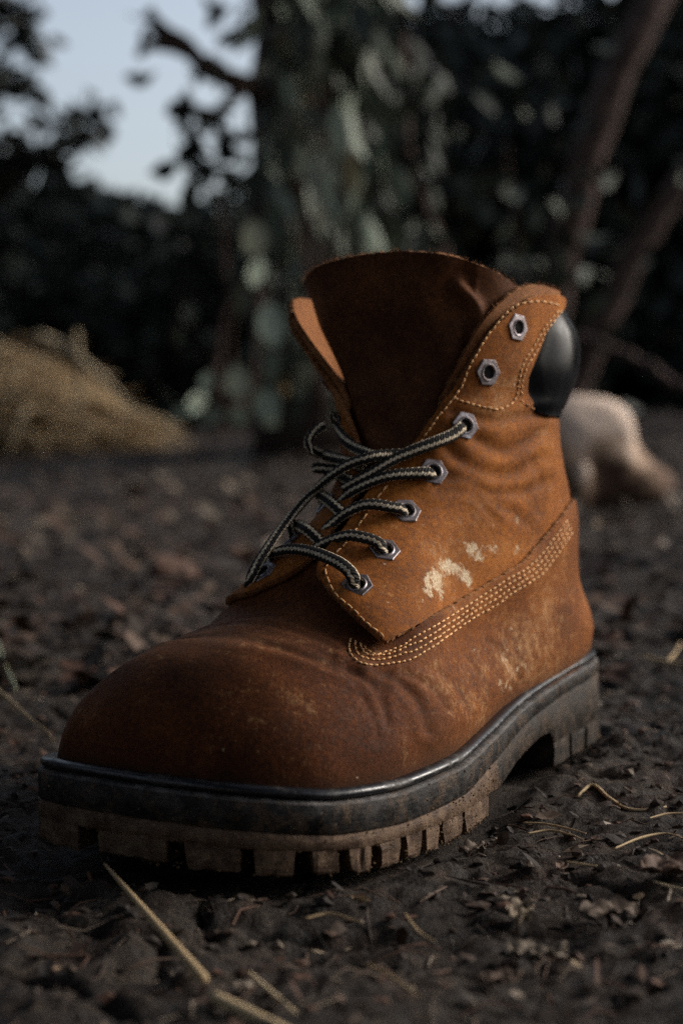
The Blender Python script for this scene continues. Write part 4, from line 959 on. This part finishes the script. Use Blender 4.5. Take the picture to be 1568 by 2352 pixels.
hang(140, 600, 900, -300, 560, 3.3, 3.6, 0.07, 0.15, MAT['leaf_pale'], tone=(0, 0.7))
hang(420, 800, 1020, -700, 950, 3.7, 4.1, 0.06, 0.13, MAT['leaf_dark'], tone=(0.3, 1))
hang(40, 680, 860, -20, 90, 3.2, 3.6, 0.10, 0.16, MAT['leaf_mid'], tone=(0.4, 1.0))
br = [at(600, 215, 3.8), at(540, 185, 3.75), at(470, 150, 3.7), at(420, 95, 3.7), at(375, 70, 3.7), at(340, 25, 3.7)]
limb('branch', br, 0.030, 0.014, MAT['bark'], root, n=20, k=8, wob=0.003)
limb('branch', [at(430, 110, 3.7), at(380, 100, 3.68), at(335, 105, 3.66), at(318, 130, 3.66)], 0.024, 0.010, MAT['bark'], root, n=12, k=8)
limb('branch', [at(560, 200, 3.75), at(480, 270, 3.7), at(440, 250, 3.7), at(425, 205, 3.7)], 0.018, 0.008, MAT['bark'], root, n=14, k=6)
CC, DD = [], []
for (x, y, n, sx, sy) in [(480, 155, 7, 40, 14), (345, 45, 3, 6, 16), (355, 172, 2, 4, 4), (440, 225, 6, 14, 24), (500, 265, 5, 30, 12), (450, 320, 12, 34, 24), (540, 330, 12, 30, 30), (490, 365, 12, 40, 18), (560, 60, 5, 10, 30), (540, 400, 8, 30, 20), (525, 15, 6, 40, 10), (430, 375, 8, 30, 14)]:
    for _ in range(n): CC.append(at(x + rng.normal(0, sx * 0.6), y + rng.normal(0, sy * 0.6), 3.7 + rng.normal(0, 0.08))); DD.append(rng.normal(0, 1, 3) + [-0.5, 0, -0.3])
LL = rng.uniform(0.04, 0.085, len(CC)); leaf_part('leaves', np.array(CC), np.array(DD), LL, LL * 0.6, rng.uniform(0, 0.6, len(CC)), MAT['leaf_dark'], root)

# ---- leafy twig hanging in from the upper left corner
b = at(-260, 1010, 5.2); root = empty('overhanging_tree', (b[0], 5.2, 0)); tag(root, 'tree outside the left edge with dark leaves hanging into the upper left corner', 'tree')
limb('trunk', [(b[0], 5.2, -0.05), at(-270, 700, 5.2), at(-250, 200, 5.2), at(-240, -400, 5.2), at(-200, -900, 5.2)], 0.07, 0.04, MAT['bark'], root, wob=0.004)
CC, DD = [], []
for pts in ([(-240, -60), (-100, -40), (40, 40), (90, 110)], [(-250, 150), (-120, 130), (-20, 170), (80, 215)], [(-250, 330), (-100, 300), (40, 330), (120, 340), (230, 250)], [(-250, -300), (0, -200), (120, -60)], [(-250, 480), (-60, 420), (60, 350)]):
    P = [at(x, y, 5.2 + rng.normal(0, 0.05)) for x, y in pts]; limb('limb', P, 0.016, 0.004, MAT['bark'], root, n=14, k=6)
    Q = spline(np.array(P), 60)
    for _ in range(150): CC.append(Q[rng.integers(12, 60)] + rng.normal(0, 0.035, 3)); DD.append(rng.normal(0, 1, 3) + [0.2, 0, -0.5])
LL = rng.uniform(0.05, 0.095, len(CC)); leaf_part('crown', np.array(CC), np.array(DD), LL, LL * 0.6, rng.uniform(0, 0.6, len(CC)), MAT['leaf_dark'], root)

# ---- leaning trunks and thin stems on the right
def stem(name, label, cat, pts, r0, r1, mat, leaves=0, lm='leaf_mid', group=None, wob=0.004, side=0.10):
    P = [at(x, y, Y) for x, y, Y in pts]; b = np.array([P[0][0], P[0][1], max(0, P[0][2])]); root = empty(name, tuple(b)); tag(root, label, cat, group)
    limb('trunk' if cat == 'tree' else 'stem', P, r0, r1, MAT[mat], root, n=30, k=12, wob=wob)
    if leaves:
        Q = spline(np.array(P), 80); i = rng.integers(5, 80, leaves); C = Q[i] + rng.normal(0, side, (leaves, 3)); L = rng.uniform(0.05, 0.11, leaves)
        leaf_part('leaves', C, rng.normal(0, 1, (leaves, 3)) + [0, 0, -0.7], L, L * 0.45, rng.uniform(0, 0.95, leaves), MAT[lm], root)
    return root
stem('leaning_tree', 'brown leaning tree trunk reaching the top right corner', 'tree', [(1200, 1000, 4.6), (1262, 720, 4.6), (1325, 440, 4.6), (1395, 230, 4.6), (1470, 70, 4.6), (1590, -160, 4.7), (1800, -600, 4.9)], 0.060, 0.034, 'bark_pale', 90)
stem('leaning_tree', 'lower brown leaning trunk running off the right edge', 'tree', [(1290, 960, 4.2), (1370, 770, 4.2), (1450, 600, 4.2), (1520, 480, 4.2), (1620, 340, 4.2), (1900, -100, 4.3)], 0.042, 0.026, 'bark_pale', 50)
stem('vine_stem', 'thin reddish stem right of the leafy trunk', 'stem', [(890, 960, 4.0), (884, 560, 4.0), (880, 420, 4.0), (872, 250, 4.0), (860, 110, 4.0), (850, -300, 4.0)], 0.022, 0.016, 'bark_pale', 10)
stem('vine_stem', 'thin stem between the leafy trunk and the leaning trunks', 'stem', [(1040, 900, 3.9), (1010, 560, 3.9), (975, 470, 3.9), (945, 370, 3.9), (930, 240, 3.9), (925, -200, 3.9)], 0.014, 0.010, 'bark_pale', 26, 'leaf_mid')
stem('fallen_branch', 'fallen brown branch slanting down behind the pale lump', 'branch', [(1330, 775, 3.4), (1420, 805, 3.3), (1500, 850, 3.2), (1600, 905, 3.1)], 0.012, 0.009, 'bark_pale')
stem('sapling', 'thin sapling standing left of the boot collar', 'sapling', [(500, 1000, 3.3), (505, 800, 3.3), (520, 650, 3.3), (512, 500, 3.3), (505, 430, 3.3)], 0.010, 0.005, 'bark_pale', 10, 'leaf_mid')
stem('leafy_shrub', 'thin green shrub in the shade left of the leaning trunks', 'shrub', [(1215, 980, 4.3), (1200, 700, 4.3), (1180, 500, 4.3), (1160, 330, 4.3)], 0.010, 0.004, 'bark', 150, 'leaf_mid', side=0.13)

# ---- single broad pale leaves on stalks, left of the boot
def leafy_plant(label, foot, items, Y):
    f = at(foot[0], foot[1], Y); root = empty('broad_leaved_plant', (f[0], f[1], max(0.0, f[2]))); tag(root, label, 'plant')
    for (x, y, dx, dy, w, tone) in items:
        p = at(x, y, Y + rng.normal(0, 0.04)); e = at(x + dx, y + dy, Y - 0.03); limb('stalk', [f, (f + p) / 2 + [rng.normal(0, 0.02), 0, 0.03], p], 0.004, 0.002, MAT['bark'], root, n=10, k=5)
        d = e - p; L = np.linalg.norm(d); v, fc, t = leaves_mesh(p[None], d[None], np.array([L]), np.array([w * L]), np.array([tone]), 0.15, np.random.default_rng(3))
        S = np.cross(d / L, [0, 1, 0]);                                                       # turn the blade's face to the open side
        Nn = np.array([0, -1, 0.3]); V = []
        for tt, ww, bb in ((0, 0, 0), (0.3, 0.42, 0.08), (0.65, 0.46, 0.05), (1.0, 0, -0.1)):
            c = p + d * tt + Nn * L * 0.25 * bb
            V += [c] if ww == 0 else [c - S * w * L * ww, c + Nn * w * L * -0.06, c + S * w * L * ww]
        o = mesh_obj('leaf', np.array(V), fc, MAT['leaf_pale'], root, origin=np.array(root.location), attrs={'tone': t})
leafy_plant('plant with a large pale pointed leaf left of the boot collar', (560, 990), [(612, 690, 22, 110, 0.62, 0.80), (560, 640, -10, 90, 0.5, 0.45), (640, 800, -30, 80, 0.5, 0.4)], 2.8)
leafy_plant('plant with a pale yellowish curled leaf in front of the leafy trunk', (560, 980), [(575, 500, 20, 95, 0.62, 0.93), (600, 590, -20, 70, 0.55, 0.7)], 3.0)
leafy_plant('low pale green plant beside the straw heap near the ground', (530, 985), [(540, 835, 10, 85, 0.75, 0.9), (470, 895, -35, 60, 0.7, 0.7), (585, 895, 55, 65, 0.8, 0.85), (520, 945, -70, 25, 0.6, 0.8), (440, 930, -50, 35, 0.6, 0.6), (600, 940, 40, 40, 0.8, 0.9), (480, 850, -10, 50, 0.7, 0.7), (560, 930, -20, 50, 0.9, 0.8)], 2.6)
leafy_plant('tall plant with long pale drooping leaves on the leafy trunk', (740, 990), [(700, 360, 60, 130, 0.3, 0.72), (735, 330, 25, 150, 0.26, 0.8), (640, 430, 40, 80, 0.35, 0.6), (770, 230, 20, 150, 0.3, 0.62), (800, 330, 15, 120, 0.35, 0.98), (690, 240, -15, 120, 0.3, 0.5), (655, 160, 10, 80, 0.3, 0.45), (720, 90, 30, 100, 0.3, 0.45)], 3.2)

# ---- heap of dry straw on the left
hb = ground_at(190, 1010); hb = np.array([at(190, 1000, 4.6)[0], 4.6, 0.0])
root = empty('straw_heap', tuple(hb)); tag(root, 'heap of dry yellow straw on the ground at the left', 'straw heap')
parts, tones = [], []
for i in range(1000):
    a = rng.uniform(0, 2 * np.pi); rr = rng.uniform(0, 1) ** 0.6; x = hb[0] - 0.16 + math.cos(a) * rr * 0.33; y = hb[1] + math.sin(a) * rr * 0.3
    hmax = 0.33 * (1 - ((x - hb[0] + 0.36) / 0.55) ** 2) * (1 - 0.6 * rr * rr); z = max(0.01, hmax) * rng.uniform(0.1, 1.0) + 0.02
    d = np.array([rng.normal(0.35, 0.5), rng.normal(0, 0.35), min(0.12, rng.normal(-0.3, 0.3))]); d /= np.linalg.norm(d); L = rng.uniform(0.10, 0.26)
    P = np.array([[x, y, z], [x, y, z] + d * L * 0.5 + [0, 0, 0.012], [x, y, z] + d * L + [0, 0, -0.02]]); P[:, 2] = np.maximum(P[:, 2], 0.012)
    v, f = tube(P, np.array([1, 1, 0.5]) * rng.uniform(0.003, 0.0075), 4, cap=False); parts.append((v, f)); tones.append(np.full(len(v), rng.uniform(0.15, 0.9)))
v, f = join(parts); mesh_obj('straw', v, f, MAT['straw'], root, origin=hb, attrs={'tone': np.concatenate(tones)})['kind'] = 'stuff'
for pts, r in (([(85, 770), (150, 800), (230, 865), (300, 940)], 0.014), ([(175, 760), (180, 860), (178, 960)], 0.009)):
    P = spline(np.array([at(x, y, 4.2) for x, y in pts]), 14); v, f = tube(P, np.linspace(r, r * 0.6, 14), 7); mesh_obj('stalk', v, f, MAT['straw'], root, origin=hb, attrs={'tone': np.full(len(v), 0.85)})
core = np.array(icos(3)[0]); cv = core * [0.34, 0.27, 0.24] * (1 + 0.15 * np.sin(core @ np.array([[5], [7], [6]])))
MAT['straw_core'] = simple('matted_straw', (0.26, 0.18, 0.10), 0.95, 0.1, var=0.6, scale=60, bump=0.8, bdist=0.02)
mesh_obj('matted_core', cv + hb + [-0.20, 0, 0.0], icos(3)[1], MAT['straw_core'], root, origin=hb)

# ---- pale weathered lump behind the boot on the right
lc = ground_at(1390, 1176); Yl = lc[1]
kpx = Yl / FPX                          # metres per photo pixel at that depth
def lump_field(u, v, z):                # u: photo px right of x=1390, v: depth px, z: px above the ground
    def el(c, r): return (np.sqrt(((u - c[0]) / r[0]) ** 2 + ((v - c[1]) / r[1]) ** 2 + ((z - c[2]) / r[2]) ** 2) - 1) * min(r)
    def sm2(a, b, k): h = np.clip(0.5 + 0.5 * (b - a) / k, 0, 1); return b * (1 - h) + a * h - k * h * (1 - h)
    f = el((-60, 30, 150), (125, 90, 120)); f = sm2(f, el((20, 30, 175), (70, 70, 85)), 30); f = sm2(f, el((92, 10, 52), (88, 75, 62)), 26); f = sm2(f, el((-60, 20, 40), (130, 95, 60)), 40)
    f = sm2(f, el((-50, -70, 60), (24, 24, 60)), 12); f = sm2(f, el((60, 10, 130), (30, 50, 70)), 20)
    f = sm2(f, el((30, 0, 95), (80, 70, 60)), 30); dent2 = el((60, -80, 35), (75, 26, 14)); f = np.maximum(f, -dent2)
    return f + 3 * np.sin(u / 23) * np.sin(v / 19 + 1) * np.sin(z / 21 + 2)
LV_, LQ_ = surface_nets(lump_field, (-220, -130, -30), (190, 150, 300), 6.0)
W = np.c_[lc[0] + LV_[:, 0] * kpx, lc[1] + 0.05 + LV_[:, 1] * kpx, LV_[:, 2] * kpx]
tone = np.clip(0.10 + 0.0046 * (LV_[:, 2] - 60) - 0.001 * np.maximum(LV_[:, 0] - 70, 0) + 0.14 * (LV_[:, 0] > 60) + 0.45 * np.exp(-((LV_[:, 0] + 50) / 26) ** 2 - ((LV_[:, 1] + 80) / 40) ** 2) + 0.25 * np.exp(-((LV_[:, 0] - 60) / 40) ** 2 - ((LV_[:, 2] - 120) / 60) ** 2) - 0.35 * np.exp(-((LV_[:, 0] - 30) / 40) ** 2 - ((LV_[:, 2] - 100) / 25) ** 2), 0, 1)  # pale top and brown foot; the dark hollow is shade put into tone
def lump_mat():
    M = Mat('weathered_pale_wood', 0.8, 0.25); n = M.noise(30, 5, 0.65, dist=0.7)
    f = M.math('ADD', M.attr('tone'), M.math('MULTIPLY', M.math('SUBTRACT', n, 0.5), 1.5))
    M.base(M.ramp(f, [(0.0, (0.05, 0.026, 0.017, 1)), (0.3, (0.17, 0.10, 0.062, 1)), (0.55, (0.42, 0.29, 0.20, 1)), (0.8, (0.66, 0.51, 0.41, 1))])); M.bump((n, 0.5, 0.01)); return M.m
lump = mesh_obj('wood_lump', W, LQ_, lump_mat(), None, origin=np.array([lc[0], lc[1], 0.0]), attrs={'tone': tone})
tag(lump, 'pale weathered lump of wood with a brown foot lying behind the boot', 'wood lump')

# ---- litter on the soil
def in_boot(x, y, pad=0.3):
    q = from_world(np.c_[x, y, np.zeros_like(x)]); return (bil(q[:, 0], q[:, 1]) < pad) & (q[:, 0] > -2.5) & (q[:, 0] < 30) & (np.abs(q[:, 1]) < 9)
def litter(n, ymin, ymax, smin, smax, spread, name, power=1.0, dry=0):
    t = rng.uniform(0, 1, n) ** power; y = ymin * (ymax / ymin) ** t; x = rng.uniform(-1, 1, n) * (0.06 + spread * y); keep = ~in_boot(x, y); x, y = x[keep], y[keep]; n = len(x)
    s = rng.uniform(smin, smax, n) * np.where(rng.uniform(0, 1, n) < 0.1, 1.7, 1.0) * (1 + 0.15 * (y - 0.4)); z = ground_h(x, y)
    K = 6; V = np.zeros((n, K + 1, 3)); ang0 = rng.uniform(0, 6.28, n); asp = rng.uniform(0.18, 0.75, n)
    tilt = rng.normal(0, 0.38, (n, 2)); cup = rng.uniform(-0.4, 0.5, n)
    for k in range(K):
        a = k * 2 * np.pi / K; r = rng.uniform(0.6, 1.15, n); lx = np.cos(a) * r * s; ly = np.sin(a) * r * s * asp
        V[:, k, 0] = lx * np.cos(ang0) - ly * np.sin(ang0); V[:, k, 1] = lx * np.sin(ang0) + ly * np.cos(ang0); V[:, k, 2] = cup * r * r * s * 0.5
    V[:, :, 2] += V[:, :, 0] * tilt[:, :1] + V[:, :, 1] * tilt[:, 1:]; low = V[:, :, 2].min(1)
    V[:, :, 2] -= np.minimum(low * 0.6, 0)[:, None]; V += np.stack([x, y, z + 0.0012], 1)[:, None]
    base = np.arange(n)[:, None] * (K + 1); F = np.array([[k, (k + 1) % K, K] for k in range(K)]); fc = (base[:, :, None] + F[None]).reshape(-1, 3)
    tone = np.where(rng.random(n) < 0.03, rng.uniform(0.85, 1, n), rng.beta(1.3, 2.4, n) if not dry else rng.beta(2.2, 1.6, n) * np.where(y < 1.5, 0.72, 0.97)); o = mesh_obj(name, V.reshape(-1, 3), fc.tolist(), MAT['litter'], None, smooth=False, attrs={'tone': np.repeat(tone, K + 1)}); o['kind'] = 'stuff'; return o
o = litter(1500, 0.34, 1.1, 0.0008, 0.0034, 0.30, 'leaf_litter'); tag(o, 'fine bits of bark and dead leaf strewn over the soil round the boot', 'litter')
o = litter(8500, 0.85, 7.0, 0.003, 0.012, 0.33, 'leaf_litter', 0.9, 1); tag(o, 'brown leaf litter covering the ground of the clearing', 'litter')
def crumbs(n):
    parts, tones = [], []; iv, jf = icos(1)
    x = rng.uniform(-0.28, 0.32, n); y = rng.uniform(0.36, 0.95, n); keep = ~in_boot(x, y, 0.6)
    for X, Y in zip(x[keep], y[keep]):
        s = rng.uniform(0.0005, 0.0022) * (1.7 if rng.random() < 0.08 else 1); v = iv * s * rng.uniform(0.35, 1.35, (len(iv), 1)) * [rng.uniform(0.8, 1.8), rng.uniform(0.6, 1.2), 0.7]; parts.append((v + [X, Y, float(ground_h(np.array([X]), np.array([Y]))[0]) + s * 0.3], jf)); tones.append(np.full(len(iv), rng.beta(1.3, 2.4) if rng.random() < 0.975 else 0.98))
    v, f = join(parts); o = mesh_obj('soil_crumbs', v, f, MAT['litter'], None, smooth=False, attrs={'tone': np.concatenate(tones)}); o['kind'] = 'stuff'; return o
tag(crumbs(3600), 'small crumbs of earth and grit on the soil', 'grit')

def fibres(n):
    parts, tones = [], []; t = rng.uniform(0, 1, n); Y = 0.36 * (1.3 / 0.36) ** t; X = rng.uniform(-1, 1, n) * (0.06 + 0.3 * Y); keep = ~in_boot(X, Y, 0.5)
    for x, y in zip(X[keep], Y[keep]):
        a = rng.uniform(0, 6.28); L = rng.uniform(0.004, 0.022); b = rng.normal(0, 0.35); d1 = np.array([math.cos(a), math.sin(a)]); d2 = np.array([math.cos(a + b), math.sin(a + b)])
        xy = np.array([[x, y], [x, y] + d1 * L * 0.5, [x, y] + d1 * L * 0.5 + d2 * L * 0.5]); z = ground_h(xy[:, 0], xy[:, 1]) + 0.0006; z[1] += rng.uniform(0, 0.002)
        v, f = tube(np.c_[xy, z], np.array([0.9, 1, 0.4]) * rng.uniform(0.00018, 0.0005), 4, cap=False); parts.append((v, f)); tones.append(np.full(len(v), min(1, rng.beta(2, 2) * 0.95)))
    v, f = join(parts); o = mesh_obj('root_fibres', v, f, MAT['litter'], None, attrs={'tone': np.concatenate(tones)}); o['kind'] = 'stuff'; return o
tag(fibres(1100), 'fine dry root fibres and straw scraps matted in the soil', 'fibres')

# ---- single stalks, twigs and dead leaves
def stalk(name, label, cat, pts, radii, tone, z=None, mat='straw', group=None, flat=1.0, n=26):
    P = []
    for i, p in enumerate(pts):
        zz = p[2] if len(p) > 2 else 0.0; g = ground_at(p[0], p[1], zz); P.append([g[0], g[1], zz])
    P = np.array(P); P[:, 2] = [max(z_, float(ground_h(np.array([a]), np.array([b]))[0]) + r) if z_ <= 0 else z_ for (a, b, z_), r in zip(P, np.interp(np.linspace(0, 1, len(P)), np.linspace(0, 1, len(radii)), radii))]
    Q = spline(P, n); v, f = tube(Q, np.interp(np.linspace(0, 1, n), np.linspace(0, 1, len(radii)), radii), 8, flat=flat)
    o = mesh_obj(name, v, f, MAT[mat], None, origin=P[0], attrs={'tone': np.full(len(v), tone)}); return tag(o, label, cat, group)
stalk('straw_stalk', 'long straw stalk in front of the toe, lying towards the camera', 'straw', [(240, 1985, 0.006), (300, 2055, 0.006), (380, 2148, 0.006), (468, 2250, 0.005)], [0.0005, 0.0011, 0.0015], 0.42)
stalk('straw_stalk', 'thick pale end of straw at the bottom edge of the picture', 'straw', [(492, 2292, 0.005), (560, 2325, 0.005), (640, 2366, 0.005), (760, 2430, 0.004)], [0.0017, 0.0018, 0.0018], 0.6)
stalk('straw_stalk', 'short thin straw near the bottom edge right of the long stalk', 'straw', [(572, 2235, 0.004), (620, 2278, 0.004), (660, 2314, 0.004), (700, 2352, 0.004)], [0.0005, 0.0007, 0.0007], 0.75)
stalk('grass_blade', 'dry curved grass blade touching the toe from the left edge', 'grass blade', [(-60, 1545, 0.012), (10, 1600, 0.012), (70, 1652, 0.011), (108, 1680, 0.010), (124, 1706, 0.006)], [0.0022, 0.0018, 0.0012, 0.0004], 0.5, flat=0.5)
stalk('grass_blade', 'broad grey green blade end at the left edge above the dry blade', 'grass blade', [(-90, 1440), (-20, 1500), (15, 1550), (36, 1585)], [0.0035, 0.0035, 0.002], 0.9, mat='leaf_pale', flat=0.35)
stalk('twig', 'pale twig lying at the right edge beside the heel', 'twig', [(1478, 1512), (1520, 1520), (1568, 1532), (1640, 1548)], [0.0012, 0.0016, 0.0016], 0.45)
stalk('twig', 'small side twig pointing up beside the pale twig', 'twig', [(1532, 1520), (1550, 1500), (1562, 1478)], [0.0012, 0.0008], 0.4)
stalk('twig', 'thin pale curved root on the soil right of the sole', 'twig', [(1325, 1835), (1360, 1822), (1400, 1840), (1450, 1860), (1530, 1855)], [0.0006, 0.0008, 0.0004], 0.55)
for pts, t, lab in (([(1200, 1890), (1250, 1893), (1310, 1905), (1345, 1915)], 0.4, 'upper of two thin straws side by side right of the front tread'), ([(1210, 1915), (1260, 1908), (1310, 1918), (1340, 1930)], 0.3, 'lower of two thin straws side by side right of the front tread'),
               ([(1300, 1980), (1330, 1985), (1370, 1990)], 0.45, 'short straw beside the small rust coloured leaf'), ([(1410, 1950), (1470, 1925), (1530, 1915), (1580, 1930)], 0.45, 'long thin straw running to the right edge above the reddish leaf'),
               ([(1490, 1880), (1530, 1870), (1580, 1868)], 0.35, 'straw at the right edge below the pale curved root'), ([(1500, 2025), (1530, 2035), (1565, 2042)], 0.8, 'pale straw splinter lying on the reddish leaf at the right edge'),
               ([(840, 2215), (900, 2245), (960, 2290)], 0.25, 'dark straw near the bottom edge in the middle'), ([(700, 2110), (760, 2100), (830, 2120)], 0.2, 'dark straw in front of the middle lugs'), ([(60, 1210), (150, 1195), (260, 1190)], 0.6, 'blurred straw on the left ground beyond the toe'),
               ([(-20, 1335), (60, 1332), (110, 1335)], 0.5, 'blurred straw at the left edge above the toe'), ([(930, 2100), (960, 2140), (1000, 2165)], 0.3, 'short dark straw below the front right lugs')):
    stalk('dry_straw', lab, 'straw', [(x, y, 0.004) if y > 1700 else (x, y) for x, y in pts], [0.0003, 0.0005, 0.0002], t, group='thin straws on the soil')
def dead_leaf(label, px, py, size, rot, tone, asp=0.5, curl=0.3, crumple=0.12, mat='litter', z=0.003):
    g = ground_at(px, py); n = 13; a = np.linspace(-1, 1, n); A, B = np.meshgrid(a, a, indexing='ij'); w = np.clip(1 - np.abs(A) ** 2.2, 0, 1) ** 0.8 + 0.02
    X = A * size; Y = B * w * size * asp * (1 + 0.12 * np.sin(A * 9 + B * 3)); Z = size * (curl * (A ** 2) * 0.6 + curl * (B * w) ** 2 * 0.7) + size * crumple * (np.sin(A * 5 + px) * np.cos(B * 4 + py) + 0.5 * np.sin(A * 11 + 2 * B))
    c, s = math.cos(rot), math.sin(rot); P = np.stack([X * c - Y * s, X * s + Y * c, Z], -1).reshape(-1, 3)
    h = ground_h(P[:, 0] + g[0], P[:, 1] + g[1]); P[:, 2] += h.mean() - P[:, 2].min() * 0.7 + z; P[:, :2] += g[:2]
    th = P.copy(); th[:, 2] -= 0.0006; ii = np.arange(n * n).reshape(n, n); q = np.stack([ii[:-1, :-1], ii[1:, :-1], ii[1:, 1:], ii[:-1, 1:]], -1).reshape(-1, 4)
    bd = np.r_[ii[0, :], ii[1:, -1], ii[-1, ::-1][1:], ii[::-1, 0][1:]]; fc = q.tolist() + (q[:, ::-1] + n * n).tolist() + [[bd[k + 1], bd[k], bd[k] + n * n, bd[k + 1] + n * n] for k in range(len(bd) - 1)]
    o = mesh_obj('dead_leaf', np.vstack([P, th]), fc, MAT[mat], None, origin=np.array([g[0], g[1], float(h.mean())]), attrs={'tone': np.full(2 * n * n, tone)}); return tag(o, label, 'leaf', 'dead leaves on the soil')
dead_leaf('pale grey crumpled leaf standing up right of the sole front', 1195, 2105, 0.0062, 1.2, 0.93, 0.6, 0.7, 0.3)
dead_leaf('grey brown torn leaf just below the pale crumpled leaf', 1235, 2195, 0.0085, 0.15, 0.86, 0.45, 0.3, 0.22)
dead_leaf('reddish brown leaf at the right edge near the soil ridge', 1540, 2035, 0.011, 0.4, 0.62, 0.6, 0.3, 0.15)
dead_leaf('small rust coloured leaf right of the front lugs', 1290, 1975, 0.0042, 1.2, 0.6, 0.45, 0.4, 0.1)
dead_leaf('small orange seed husk in front of the lugs', 828, 2080, 0.0036, -0.6, 0.97, 0.4, 0.5, 0.1)
dead_leaf('brown curled leaf beside the front tread on the right', 1085, 1960, 0.006, 0.6, 0.7, 0.5, 0.5, 0.25)
dead_leaf('broad brown leaf pressed in the soil at the lower right', 1400, 2100, 0.010, 0.3, 0.72, 0.6, 0.2, 0.15)
dead_leaf('dull brown leaf at the bottom right', 1150, 2270, 0.006, 0.2, 0.66, 0.6, 0.2, 0.2)
dead_leaf('pale brown leaf by the toe on the left ground', 300, 1380, 0.008, 0.4, 0.7, 0.4, 0.3, 0.2)
dead_leaf('reddish leaf behind the laces on the ground', 560, 1290, 0.020, 0.9, 0.58, 0.6, 0.5, 0.2)
dead_leaf('light tan leaf lying far left beyond the toe', 160, 1215, 0.022, 0.2, 0.9, 0.3, 0.3, 0.2)
